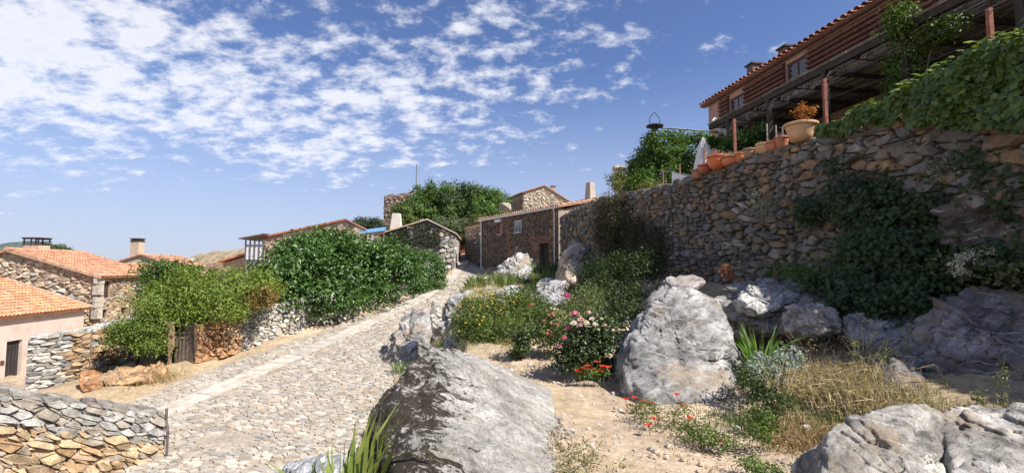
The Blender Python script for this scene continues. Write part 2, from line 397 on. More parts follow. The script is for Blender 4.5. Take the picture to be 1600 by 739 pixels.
def crown(name, parent, lobes, ncl, per, clr, size, colA, colB, seed, shell=.5, gap=.25, gs=.6, aspect=.55, mat='leaf', zmin=None):
    rng = RNG(seed); C, Nn, K = crown_pts(lobes, ncl, per, clr, rng, shell, gap, gs, zmin)
    n = len(C); k = np.clip(K ** 1.3 * .8 + rng.uniform(size=n) * .35, 0, 1)[:, None]
    col = (np.asarray(colA) * (1 - k) + np.asarray(colB) * k) * rng.uniform(.75, 1.25, (n, 1))
    V, T, c = leaf_arrays(C, Nn, size * rng.uniform(.5, 1.35, n), col, aspect, rng=rng)
    o = obj(name, V, None, mat, parent, c, tris=T); o['kind'] = 'stuff'
    return o
def blades(B, height, lean, width, col, rng, curve=.35):
    """grass or iris blades: 5 verts each; B base points, lean direction (n,3) horizontal, lengths (n)"""
    n = len(B); hgt = np.asarray(height).reshape(-1, 1) * np.ones((n, 1)); lean = np.asarray(lean); wd = np.asarray(width).reshape(-1, 1) * np.ones((n, 1))
    up = np.array((0, 0, 1.0)); side = unit(np.cross(up, lean + 1e-6) + rng.normal(size=(n, 3)) * .3)
    mid = B + up * hgt * .62 + lean * hgt * .35; tip = B + up * hgt * (1 - curve * np.linalg.norm(lean, axis=1, keepdims=True)) + lean * hgt * 1.0
    V = np.stack([B - side * wd * .5, B + side * wd * .5, mid - side * wd * .45, mid + side * wd * .45, tip], 1).reshape(-1, 3)
    i = np.arange(n) * 5
    T = np.concatenate([np.stack([i, i + 1, i + 3], 1), np.stack([i, i + 3, i + 2], 1), np.stack([i + 2, i + 3, i + 4], 1)])
    return V, T, np.repeat(col, 5, axis=0)
def tuft(name, parent, c, n, rad, hgt, width, colA, colB, seed, lean=.5, mat='leaf', kind=True, ground=True):
    rng = RNG(seed); c = np.asarray(c)
    a = rng.uniform(0, 2 * np.pi, n); r = rad * np.sqrt(rng.uniform(size=n))
    B = np.stack([c[0] + r * np.cos(a), c[1] + r * np.sin(a), np.full(n, c[2])], 1)
    if ground: B[:, 2] = H(B[:, 0], B[:, 1]) - .02
    ld = np.stack([np.cos(a), np.sin(a), 0 * a], 1) * (rng.uniform(.1, 1, (n, 1)) * lean) + rng.normal(size=(n, 3)) * np.array((.12, .12, 0))
    k = rng.uniform(size=(n, 1)); col = np.asarray(colA) * (1 - k) + np.asarray(colB) * k
    V, T, cc = blades(B, hgt * rng.uniform(.55, 1.1, n), ld, width * rng.uniform(.7, 1.2, n), col, rng)
    o = obj(name, V, None, mat, parent, cc, tris=T)
    if kind: o['kind'] = 'stuff'
    return o
def branches(name, parent, base_p, tips, r0, seed, col=(.16, .12, .09)):
    mb = MB(); rng = RNG(seed); b = np.asarray(base_p, float)
    for t in tips:
        t = np.asarray(t, float); m1 = b * .6 + t * .4 + rng.normal(size=3) * .12 * np.linalg.norm(t - b) * .5; m1[2] = b[2] + (t[2] - b[2]) * .5
        mb.tube([b - (0, 0, .1), m1, t], [r0, r0 * .65, r0 * .22], 6, col)
    return mb.build(name, 'bark', parent, True)

# ------------------------------------------------------------------ masonry helpers
def clip(poly, a, b, c):                       # keep a*u+b*v <= c
    out = []
    n = len(poly)
    for i in range(n):
        p, q = poly[i], poly[(i + 1) % n]; dp = a * p[0] + b * p[1] - c; dq = a * q[0] + b * q[1] - c
        if dp <= 0: out.append(p)
        if (dp < 0 < dq) or (dq < 0 < dp):
            t = dp / (dp - dq); out.append((p[0] + (q[0] - p[0]) * t, p[1] + (q[1] - p[1]) * t))
    return out
def area(poly):
    s = 0
    for i in range(len(poly)): p, q = poly[i], poly[(i + 1) % len(poly)]; s += p[0] * q[1] - q[0] * p[1]
    return .5 * s
def voronoi(umin, umax, vmin, vmax, cw, ch, rot=0.0, drop=.12, jit=.46, seed=0, keep=None, wt=.42):
    """irregular stones: Voronoi cells of a jittered, stretched, turned lattice"""
    rng = random.Random(seed); ca, sa = math.cos(rot), math.sin(rot)
    fw = lambda u, v: ((u * ca + v * sa) / cw, (-u * sa + v * ca) / ch)
    bk = lambda x, y: (x * cw * ca - y * ch * sa, x * cw * sa + y * ch * ca)
    cs = [fw(u, v) for u in (umin, umax) for v in (vmin, vmax)]
    i0, i1 = int(min(c[0] for c in cs)) - 2, int(max(c[0] for c in cs)) + 3
    j0, j1 = int(min(c[1] for c in cs)) - 2, int(max(c[1] for c in cs)) + 3
    sites = {}
    for i in range(i0, i1):
        for j in range(j0, j1):
            if rng.random() < drop: continue
            sites[(i, j)] = (i + .5 * (j % 2) + rng.uniform(-jit, jit), j + rng.uniform(-jit, jit), rng.uniform(-wt, wt))
    out = []
    for (i, j), (x, y, w0) in sites.items():
        bu, bv = bk(x, y)
        if not (umin - cw <= bu <= umax + cw and vmin - ch <= bv <= vmax + ch): continue
        if keep and not keep(bu, bv): continue
        poly = [(x - 1.6, y - 1.6), (x + 1.6, y - 1.6), (x + 1.6, y + 1.6), (x - 1.6, y + 1.6)]
        for di in (-2, -1, 0, 1, 2):
            for dj in (-2, -1, 0, 1, 2):
                q = sites.get((i + di, j + dj))
                if q is None or (di == 0 and dj == 0): continue
                a, b = q[0] - x, q[1] - y; d2 = a * a + b * b
                if d2 > 9: continue
                poly = clip(poly, a, b, a * x + b * y + (d2 + w0 - q[2]) * .5)
                if len(poly) < 3: break
            if len(poly) < 3: break
        if len(poly) >= 3: out.append([bk(*p) for p in poly])
    return out
def stone_piece(poly, place, depth, gap, rng, bulge=1.0, back=.06, fine=True):
    """a rubble stone: outline ring at the back, outline at half depth, smaller uneven front"""
    n = len(poly); cu = sum(p[0] for p in poly) / n; cv = sum(p[1] for p in poly) / n
    size = math.sqrt(max(area(poly), 1e-6)); k = max(.3, 1 - gap / max(size, .01) * 2)
    pp = []
    if fine:
        for i in range(n):
            p, q = poly[i], poly[(i + 1) % n]
            if (p[0] - q[0]) ** 2 + (p[1] - q[1]) ** 2 < (size * .12) ** 2: pp.append(((p[0] + q[0]) / 2, (p[1] + q[1]) / 2)); continue
            f = rng.uniform(.06, .2); pp.append((p[0] + (q[0] - p[0]) * f, p[1] + (q[1] - p[1]) * f)); f = rng.uniform(.8, .94); pp.append((p[0] + (q[0] - p[0]) * f, p[1] + (q[1] - p[1]) * f))
    else: pp = poly
    pp = [(cu + (p[0] - cu) * k, cv + (p[1] - cv) * k) for p in pp]; m = len(pp)
    d = depth * rng.uniform(.55, 1.25); tu, tv = rng.uniform(-.4, .4), rng.uniform(-.5, .3)
    V = []; F = []
    rings = ((1.0, -back), (1.0, d * .55), (rng.uniform(.78, .9), d)) if fine else ((1.0, -back), (.80, d))
    for (s, w) in rings:
        for p in pp:
            du, dv = (p[0] - cu) * s, (p[1] - cv) * s
            ww = w + (w > 0) * ((du * tu + dv * tv) * bulge + rng.uniform(-.12, .12) * d)
            V.append(place(cu + du, cv + dv, ww))
    for r in range(len(rings) - 1):
        for i in range(m): F.append((r * m + i, r * m + (i + 1) % m, (r + 1) * m + (i + 1) % m, (r + 1) * m + i))
    F.append(tuple((len(rings) - 1) * m + i for i in range(m)))
    return V, F
def emit(parent, name, pieces, mat, limit=300, rest=None, smooth=False):
    """pieces: (V, F, colour). The largest in the picture become parts of their own, the rest one part of kind stuff."""
    def score(p):
        c = np.mean(np.asarray(p[0]), 0) - EYE
        v = np.asarray(p[0]); ext = np.linalg.norm(v.max(0) - v.min(0))
        inview = c[1] > .5 and abs(c[0]) < c[1] * 1.10 and c[2] > -.62 * c[1]
        return (0 if inview else 1, np.linalg.norm(c) / ext)
    pieces = sorted(pieces, key=score)
    for V, F, c in pieces[:limit]: obj(name, V, F, mat, parent, np.asarray(c), smooth=smooth)
    if pieces[limit:]:
        mb = MB()
        for V, F, c in pieces[limit:]: mb.add(V, F, c)
        o = mb.build(rest or name + '_infill', mat, parent, smooth); o['kind'] = 'stuff'
def pick(rng, pal, var=.2):
    c = np.array(pal[rng.randrange(len(pal))]); return c * rng.uniform(1 - var, 1 + var)
GREY = [(.34, .33, .30), (.42, .41, .38), (.27, .26, .25), (.48, .46, .42), (.36, .33, .28)]
OCHRE = [(.40, .28, .16), (.46, .34, .21), (.34, .22, .12), (.42, .31, .20), (.37, .31, .24)]
BROWN = [(.30, .22, .16), (.35, .27, .20), (.26, .21, .18), (.40, .31, .22), (.30, .28, .26)]
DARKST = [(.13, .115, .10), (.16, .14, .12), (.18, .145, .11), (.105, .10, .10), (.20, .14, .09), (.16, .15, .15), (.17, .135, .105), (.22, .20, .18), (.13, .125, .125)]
def masonry(parent, A, B, zb, zt, normal, cw, ch, depth, gap, palf, seed, rot=0., drop=.12, limit=300, name='stone', holes=(), fine=True, profile=None, core=.35, corecol=(.16, .13, .10), mat='stone', back=.06):
    """a rubble wall from A to B (xy). zb, zt: heights at A and B (pairs). profile: extra half planes (a,b,c) in (u,v)."""
    A, B = np.asarray(A, float), np.asarray(B, float); ln = np.linalg.norm(B - A); U = (B - A) / ln; Nn = np.asarray(normal, float); Nn = Nn / np.linalg.norm(Nn)
    rng = random.Random(seed); z0 = min(zb)
    sb, st = (zb[1] - zb[0]) / ln, (zt[1] - zt[0]) / ln
    vmax = max(zt) if profile is None else max(max(zt), profile[0])
    hp = [(-1, 0, 0), (1, 0, ln), (sb, -1, -zb[0])]
    hp += [(-st, 1, zt[0])] if profile is None else profile[1]
    def place(u, v, w): q = A + U * u + Nn * w; return (q[0], q[1], v)
    def inhole(u, v): return any(a - .02 < u < b + .02 and c - .02 < v < d + .02 for (a, b, c, d) in holes)
    pcs = []
    for poly in voronoi(0, ln, z0, vmax, cw, ch, rot, drop, seed=seed):
        for (a, b, c) in hp:
            poly = clip(poly, a, b, c)
            if len(poly) < 3: break
        if len(poly) < 3 or area(poly) < cw * ch * .08: continue
        cu = sum(p[0] for p in poly) / len(poly); cv = sum(p[1] for p in poly) / len(poly)
        for (a, b, c, d) in holes:                       # cut stones at the openings
            if cu < a and cv < d and cv > c: poly = clip(poly, 1, 0, a)
            elif cu > b and cv < d and cv > c: poly = clip(poly, -1, 0, -b)
            elif cv > d and a < cu < b: poly = clip(poly, 0, -1, -d)
            elif cv < c and a < cu < b: poly = clip(poly, 0, 1, c)
            if len(poly) < 3: break
        if len(poly) < 3 or inhole(cu, cv): continue
        Vv, F = stone_piece(poly, place, depth, gap, rng, back=back, fine=fine)
        pcs.append((Vv, F, palf(cu / ln, cv, rng)))
    emit(parent, name, pcs, mat, limit)
    if core:
        # core behind the stones, open where the holes are
        us = sorted({0.0, ln} | {x for hq in holes for x in hq[:2]}); 
        mb = MB(); top = lambda u: min([(c - a * u) / b for (a, b, c) in hp if b > 0]); bot = lambda u: zb[0] + sb * u
        if profile is not None: us = sorted(set(us) | set(profile[2]))
        for i in range(len(us) - 1):
            u0, u1 = us[i], us[i + 1]; um = (u0 + u1) / 2
            hs = sorted([q for q in holes if q[0] - 1e-6 <= um <= q[1] + 1e-6], key=lambda q: q[2])
            lo0, lo1 = bot(u0), bot(u1)
            for q in hs + [None]:
                hi0, hi1 = (q[2], q[2]) if q else (top(u0) - .02, top(u1) - .02)
                if hi0 - lo0 > .01:
                    mb.prism([place(u0, lo0, 0), place(u1, lo1, 0), place(u1, hi1, 0), place(u0, hi0, 0)], np.array((-Nn[0] * core, -Nn[1] * core, 0)), corecol)
                if q: lo0 = lo1 = q[3]
        mb.build('core', 'mortar', parent)
    return place
def roof_tiles(parent, o, U, Vd, wid, ln, col=(.50, .21, .11), tw=.24, tl=.40, seed=0, limit=300, name='tile', r=.095, slab=True, thick=.10):
    """barrel tiles laid in courses; o eave corner, U along the eave, Vd up the slope (unit vectors)"""
    o, U, Vd = [np.asarray(q, float) for q in (o, U, Vd)]; Nn = np.cross(U, Vd); Nn /= np.linalg.norm(Nn)
    if Nn[2] < 0: Nn = -Nn
    rng = random.Random(seed)
    if slab: MB().box(o - Nn * thick, U * wid, Vd * ln, Nn * thick, np.array(col) * .62).build('roof_deck', 'tile', parent)
    pcs = []
    nc, nr = max(1, int(round(wid / tw))), max(1, int(round(ln / tl)))
    for i in range(nc):
        for j in range(nr):
            c = o + U * ((i + .5) * wid / nc + rng.uniform(-.012, .012)) + Vd * (j * ln / nr - .04); rr = r * rng.uniform(.93, 1.07); L_ = ln / nr * 1.12
            V = []
            for (tt, rad, lift) in ((0, rr, .035), (1, rr * .82, .0)):
                for inner in (0, 1):
                    for k in range(6):
                        g = math.pi * k / 5; q = rad - inner * .016
                        V.append(c + Vd * tt * L_ + U * math.cos(g) * q + Nn * (math.sin(g) * q * .85 + lift + .004))
            F = [(k, k + 1, 13 + k, 12 + k) for k in range(5)] + [(6 + k, 7 + k, k + 1, k) for k in range(5)]
            f = rng.uniform(.72, 1.22); cc = np.array(col) * f * np.array((1, rng.uniform(.9, 1.15), rng.uniform(.85, 1.2)))
            if rng.random() < .12: cc = cc * .6 + np.array((.30, .22, .15)) * .3
            pcs.append((V, F, cc))
    emit(parent, name, pcs, 'tile', limit, 'tile_field')
def window(parent, c, U, Nn, w, hh, frame=(.5, .5, .48), pane=(.02, .025, .03), bars=1, depth=.10, sill=True, t=.05, name='window'):
    c, U, Nn = [np.asarray(q, float) for q in (c, U, Nn)]; Z = np.array((0, 0, 1.0)); 
    fr_ = MB()
    c0 = c - Nn * depth
    fr_.box(c0 - U * w / 2 - Z * hh / 2, U * t, Nn * .05, Z * hh, frame); fr_.box(c0 + U * (w / 2 - t) - Z * hh / 2, U * t, Nn * .05, Z * hh, frame)
    fr_.box(c0 - U * (w / 2 - t) - Z * hh / 2, U * (w - 2 * t), Nn * .05, Z * t, frame); fr_.box(c0 - U * (w / 2 - t) + Z * (hh / 2 - t), U * (w - 2 * t), Nn * .05, Z * t, frame)
    for k in range(bars):
        fr_.box(c0 + U * (-w / 2 + w * (k + 1) / (bars + 1) - t * .4) - Z * (hh / 2 - t), U * t * .8, Nn * .045, Z * (hh - 2 * t), frame)
    f = fr_.build(name, 'wood', parent)
    MB().box(c0 - U * (w / 2 - t * .5) - Z * (hh / 2 - t * .5) + Nn * .012, U * (w - t), Nn * .012, Z * (hh - t), pane).build('pane', 'glass', f)
    if sill: MB().box(c - U * (w / 2 + .06) - Z * (hh / 2 + .08), U * (w + .12), Nn * .08, Z * .07, (.42, .39, .35)).build('sill', 'stone', f)
    return f

# ------------------------------------------------------------------ rocks
_ico = {}
def ico(d):
    if d not in _ico:
        bm = bmesh.new(); bmesh.ops.create_icosphere(bm, subdivisions=d, radius=1); bm.verts.ensure_lookup_table()
        _ico[d] = (np.array([v.co[:] for v in bm.verts]), np.array([[v.index for v in f.verts] for f in bm.faces])); bm.free()
    return _ico[d]
def rock(name, pts, seed, label=None, cat='boulder', group=None, detail=5, amp=.05, mat='rock', col=(.36, .35, .33), parent=None, p=26, bed=(.3, -.45, .84), bf=5.0, bamp=.035, crack=.05, fscale=1.3, facets=26, frac=.045, fmin=.80):
    pts = np.array([np.asarray(q, float) for q in pts]); c = (pts.max(0) + pts.min(0)) / 2 * .5 + pts.mean(0) * .5
    bm = bmesh.new(); [bm.verts.new(q - c) for q in pts]; r = bmesh.ops.convex_hull(bm, input=bm.verts); bm.normal_update()
    pl = [(np.array(f.normal), float(f.normal.dot(f.verts[0].co))) for f in bm.faces if f.calc_area() > 1e-6]; bm.free()
    Nn = np.array([q[0] for q in pl]); D = np.array([q[1] for q in pl]); s = np.sign(D); s[s == 0] = 1; Nn *= s[:, None]; D = np.maximum(np.abs(D), .03)
    facets_on = facets > 0; facets = max(facets, 1); fr_ = RNG(seed + 900); fn = unit(fr_.normal(size=(facets, 3))); sup = np.max((pts - c) @ fn.T, 0); Nn = np.concatenate([Nn, fn]); D = np.concatenate([D, np.maximum(sup * (fr_.uniform(fmin, .99, facets) if facets_on else 1.2), .03)])
    dirs, F = ico(detail); q = np.maximum(dirs @ Nn.T, 0) / D[None]; rad = 1 / (np.sum(q ** p, 1) ** (1 / p))
    size = float(np.mean(pts.max(0) - pts.min(0))); V = dirs * rad[:, None]
    bed = np.array(bed); bed = bed / np.linalg.norm(bed); out = np.empty_like(V); off = Vector((seed * 7.3, seed * 3.1, seed * 1.7))
    k = fscale / max(size, .2) * 1.6
    shade = np.ones(len(V))
    buried = (V[:, 2] + c[2]) < H(V[:, 0] + c[0], V[:, 1] + c[1]) - .12 - .06 * size
    for i, v in enumerate(V):
        if buried[i]: out[i] = v; continue
        w = Vector(v) * k + off
        n1 = noise.fractal(w, .9, 2.1, 6); n2 = noise.noise(w * 1.7 + Vector((9, 2, 4)))
        t = float(v @ bed) * bf / max(size, .3) * 1.5 + n1 * .9; tri = (t - math.floor(t)); led = (tri if tri < .8 else (1 - tri) * 4.0) - .4
        n3 = noise.noise(w * 2.3 + Vector((3, 8, 1))); n4 = noise.noise(w * 1.3 + Vector((13, 5, 7)))
        cr = math.exp(-(n3 / .045) ** 2) * (1 if n2 > -.1 else .2) + math.exp(-(n4 / .03) ** 2)
        q = w * 1.5 + Vector((n1, n2, n4)) * .22; q = q + Vector(bed) * (q.dot(Vector(bed)) * 1.1)
        dd, pp = noise.voronoi(q); hsh = noise.cell(pp[0] * 5.3); eg = dd[1] - dd[0]
        d2, p2 = noise.voronoi(q * 2.7 + Vector((n3, n4, n1)) * .3); h2 = noise.cell(p2[0] * 5.3); e2 = d2[1] - d2[0]
        brk = frac * ((hsh - .5) * .9 + (h2 - .5) * .38 - .55 * math.exp(-(eg / .07) ** 2) - .22 * math.exp(-(e2 / .10) ** 2))
        n5 = noise.ridged_multi_fractal(w * 3.0, .9, 2.2, 5, 1.0, 2.0) - 1.2
        out[i] = v + dirs[i] * size * (amp * n1 * .8 + bamp * led + amp * .30 * n5 - crack * cr * .12 + brk)
        shade[i] = 1 - .0 * cr
    o = obj(name, out + c, None, mat, parent, np.tile(np.asarray(col), (len(V), 1)), tris=F, smooth=True)
    if label: tag(o, label, cat, group)
    return o

# ------------------------------------------------------------------ ground
def build_ground():
    r = np.concatenate([[0.0], np.geomspace(.6, 6000, 300)])
    th = np.concatenate([np.linspace(-62, 62, 520), np.linspace(64, 296, 90)]) * math.pi / 180
    Rr, Th = np.meshgrid(r, th, indexing='ij'); X, Y = Rr * np.sin(Th), Rr * np.cos(Th); Z = H(X, Y)
    nz = np.array([noise.fractal(Vector((x * .9, y * .9, 0)), 1, 2, 4) for x, y in zip(X.ravel(), Y.ravel())]).reshape(X.shape)
    onst = (X > streetL(Y) + .2) & (X < streetR(Y)) & (Y > 5) & (Y < 46)
    Z = Z + nz * np.where(onst, .015, np.clip(Rr * .012, .03, .5)) - np.where(onst, .05, 0)
    n0, n1 = X.shape; i, j = np.meshgrid(np.arange(n0 - 1), np.arange(n1), indexing='ij'); j2 = (j + 1) % n1
    Q = np.stack([i * n1 + j, i * n1 + j2, (i + 1) * n1 + j2, (i + 1) * n1 + j], -1).reshape(-1, 4)[:, ::-1]
    sand = np.array((.46, .36, .26)); och = np.array((.43, .325, .21)); bank = np.array((.33, .26, .18)); far = np.array((.30, .25, .14))
    C = np.tile(sand, (X.size, 1)).reshape(X.shape + (3,))
    def blend(mask, c):
        m = np.clip(mask, 0, 1)[..., None]; return C * (1 - m) + c * m
    C = blend(sstep((X - bankX(Y)) / 1.5) * .9, bank)
    C = blend(sstep((X - streetR(Y)) / .3) * sstep((streetR(Y) + 2.2 - X) / .6) * (Y > 3) * (Y < 34) * .8, np.array((.29, .255, .17)))
    C = blend(sstep((streetL(Y) + 1.3 - X) / .8) * sstep((19 - Y) / 3), och)
    C = blend(sstep((np.hypot(X, Y) - 30) / 30), far)
    C = blend(sstep((nz - .15) * 4) * .35 * (Rr < 40), np.array((.30, .24, .12)))
    o = obj('ground', np.stack([X, Y, Z], -1).reshape(-1, 3), None, 'ground_soil', None, C.reshape(-1, 3), tris=Q, smooth=True); o['kind'] = 'structure'
build_ground()

STRIP_Y = [8.5, 10, 12.2, 18, 25, 31, 43]; STRIP_X = [-9.5, -9.0, -8.3, -6.6, -4.85, -4.05, -3.9]
def stripX(y): return np.interp(y, STRIP_Y, STRIP_X)
def build_street():
    ys = np.arange(5.5, 46, .25); ts = np.linspace(0, 1, 24); V = []
    for y in ys:
        L, R = streetL(y) + .5, streetR(y) + .35
        for t in ts:
            x = L + (R - L) * t; V.append((x, y, h(x, y) - .012 + .012 * noise.noise(Vector((x * 2, y * 2, 3)))))
    n = len(ts); Q = [(i * n + j, i * n + j + 1, (i + 1) * n + j + 1, (i + 1) * n + j) for i in range(len(ys) - 1) for j in range(n - 1)]
    st = obj('street', V, None, 'ground_soil', None, np.array((.38, .325, .26)), tris=np.array(Q), smooth=True); st['kind'] = 'structure'
    rng = random.Random(5)
    pal = [(.385, .34, .285), (.42, .375, .315), (.345, .31, .265), (.39, .33, .26), (.335, .315, .285), (.45, .41, .35)]
    def keep(x, y): return streetL(y) + .75 + .35 * noise.noise(Vector((x, y * .7, 1))) < x < streetR(y) + .15 + .35 * noise.noise(Vector((x * 1.3, y * 1.3, 4))) and noise.noise(Vector((x * .8, y * .8, 7))) < .42 and abs(x - stripX(y)) > .38
    def place(u, v, w): return (u, v, h(u, v) + w)
    pcs = []
    for poly in voronoi(-11, -2.0, 6.6, 20, .165, .095, .25, .12, seed=11, keep=keep):
        V, F = stone_piece(poly, place, .018, .006, rng, bulge=.3, back=.05, fine=False); pcs.append((V, F, pick(rng, pal, .16)))
    for poly in voronoi(-8.5, -2, 20, 40, .28, .18, .2, .10, seed=12, keep=keep):
        V, F = stone_piece(poly, place, .035, .015, rng, bulge=.12, back=.05, fine=False); pcs.append((V, F, pick(rng, pal, .14)))
    emit(st, 'cobble', pcs, 'cobble', 300, 'cobble_field')
    # the line of slabs down the middle
    y = 8.6; pcs = []; w = .29
    while y < 42:
        ln = rng.uniform(.62, .95); x0, x1 = stripX(y), stripX(y + ln); d = np.array((x1 - x0, ln)); L = np.linalg.norm(d); d /= L; nn = np.array((-d[1], d[0]))
        q = [np.array((x0, y)) + d * .012 - nn * w, np.array((x0, y)) + d * (L - .012) - nn * w, np.array((x0, y)) + d * (L - .012) + nn * w, np.array((x0, y)) + d * .012 + nn * w]
        q = [c + np.array((rng.uniform(-.012, .012), rng.uniform(-.012, .012))) for c in q]
        base_ = [(c[0], c[1], h(c[0], c[1]) - .06) for c in q]; top = [(c[0], c[1], h(c[0], c[1]) + .034 + rng.uniform(-.006, .006)) for c in q]
        cen = np.mean(top, 0); ins = [tuple(np.array(t) * .97 + cen * .03 + (0, 0, .006)) for t in top]
        F = [(0, 1, 5, 4), (1, 2, 6, 5), (2, 3, 7, 6), (3, 0, 4, 7), (4, 5, 9, 8), (5, 6, 10, 9), (6, 7, 11, 10), (7, 4, 8, 11), (8, 9, 10, 11)]
        pcs.append((base_ + top + ins, F, pick(rng, [(.46, .42, .36), (.43, .395, .345), (.50, .455, .39)], .08))); y += ln
    emit(st, 'paving_slab', pcs, 'cobble', 300)
build_street()

# far hills and the rocky ridge beyond the roofs
def far_hills():
    V = []; n = 60
    for i in range(n + 1):
        for j in range(13):
            x = -4200 + 2400 * i / n; y = 2300 + 900 * j / 12; e = math.sin(math.pi * j / 12)
            z = -70 + e * (60 + 170 * math.exp(-((x + 2750) / 380) ** 2) + 30 * noise.noise(Vector((x / 300, y / 300, 0)))); V.append((x, y, z))
    Q = [(i * 13 + j, (i + 1) * 13 + j, (i + 1) * 13 + j + 1, i * 13 + j + 1) for i in range(n) for j in range(12)]
    o = obj('hills', V, None, 'hill', None, np.array((.075, .105, .09)), tris=np.array(Q), smooth=True); o['kind'] = 'structure'
    V = []; nx, ny = 150, 34
    for i in range(nx + 1):
        for j in range(ny + 1):
            x = -112 + 82 * i / nx; y = 96 + 50 * j / ny; e = sstep(j / ny * 2.2) * (1 - .5 * sstep(j / ny * 2 - 1)); top = np.interp(x, [-112, -84, -78, -62, -50, -30], [0, 2.5, 5.0, 7.4, 6.0, 0])
            f = noise.fractal(Vector((x * .22, y * .22, 2)), .7, 2.2, 6)
            V.append((x, y, -9 + e * (top + 8.6) + f * .95 * e))
    Q = [(i * (ny + 1) + j, (i + 1) * (ny + 1) + j, (i + 1) * (ny + 1) + j + 1, i * (ny + 1) + j + 1) for i in range(nx) for j in range(ny)]
    o = obj('hill', V, None, 'hill', None, np.array((.34, .27, .18)), tris=np.array(Q), smooth=True); o['kind'] = 'structure'
    rng = random.Random(3)
    for k in range(6):
        x, y = -80 + 5.4 * k + rng.uniform(-1, 1), rng.uniform(106, 114); e = sstep((y - 96) / 50 * 2.2); top = np.interp(x, [-112, -84, -78, -62, -50, -30], [0, 2.5, 5.0, 7.4, 6.0, 0]); z = -9 + e * (top + 8.6)
        s = rng.uniform(.7, 1.8)
        pts = [(x + rng.uniform(-1, 1) * s, y + rng.uniform(-1, 1) * s, z + rng.uniform(-.6, .8) * s) for _ in range(12)]
        rock('boulder', pts, 200 + k, ['first', 'second', 'third', 'fourth', 'fifth', 'last'][k] + ' grey boulder from the left along the far dry ridge beyond the rooftops', 'boulder', 'boulders on the far ridge', detail=3, col=(.36, .34, .31))
far_hills()

# ------------------------------------------------------------------ walls
def wall_core(parent, A, B, zb, zt, normal, holes, thick, col, mat, name='wall', profile=None):
    A, B = np.asarray(A, float), np.asarray(B, float); ln = np.linalg.norm(B - A); U = (B - A) / ln; Nn = np.asarray(normal, float); Nn /= np.linalg.norm(Nn)
    def place(u, v, w): q = A + U * u + Nn * w; return (q[0], q[1], v)
    us = sorted({0.0, ln} | {x for q in holes for x in q[:2]}); mb = MB()
    for i in range(len(us) - 1):
        u0, u1 = us[i], us[i + 1]; um = (u0 + u1) / 2; lo0, lo1 = [zb[0] + (zb[1] - zb[0]) * u / ln for u in (u0, u1)]
        for q in sorted([q for q in holes if q[0] - 1e-6 <= um <= q[1] + 1e-6], key=lambda q: q[2]) + [None]:
            hi0, hi1 = (q[2], q[2]) if q else [zt[0] + (zt[1] - zt[0]) * u / ln for u in (u0, u1)]
            if hi0 - lo0 > .01: mb.prism([place(u0, lo0, 0), place(u1, lo1, 0), place(u1, hi1, 0), place(u0, hi0, 0)], np.array((-Nn[0] * thick, -Nn[1] * thick, 0)), col)
            if q: lo0 = lo1 = q[3]
    mb.build(name, mat, parent); return place, U, np.array((Nn[0], Nn[1], 0))
def coping(parent, A, B, zt, thick, cw, ch, hgt, palf, seed, normal, limit=40, name='coping_stone', out=.06):
    A, B = np.asarray(A, float), np.asarray(B, float); ln = np.linalg.norm(B - A); U = (B - A) / ln; Nn = np.asarray(normal, float); Nn /= np.linalg.norm(Nn); rng = random.Random(seed)
    def place(u, t, w): q = A + U * u + Nn * (out - t); return (q[0], q[1], zt[0] + (zt[1] - zt[0]) * u / ln + w)
    pcs = []
    for poly in voronoi(0, ln, 0, thick, cw, ch, 0, .1, seed=seed):
        for hp in ((-1, 0, 0), (1, 0, ln), (0, -1, 0), (0, 1, thick)):
            poly = clip(poly, *hp)
            if len(poly) < 3: break
        if len(poly) < 3 or area(poly) < cw * ch * .15: continue
        V, F = stone_piece(poly, place, hgt, .012, rng, bulge=.5, back=.05); pcs.append((V, F[::-1] if False else F, palf(0, 0, rng)))
    emit(parent, name, pcs, 'stone', limit)

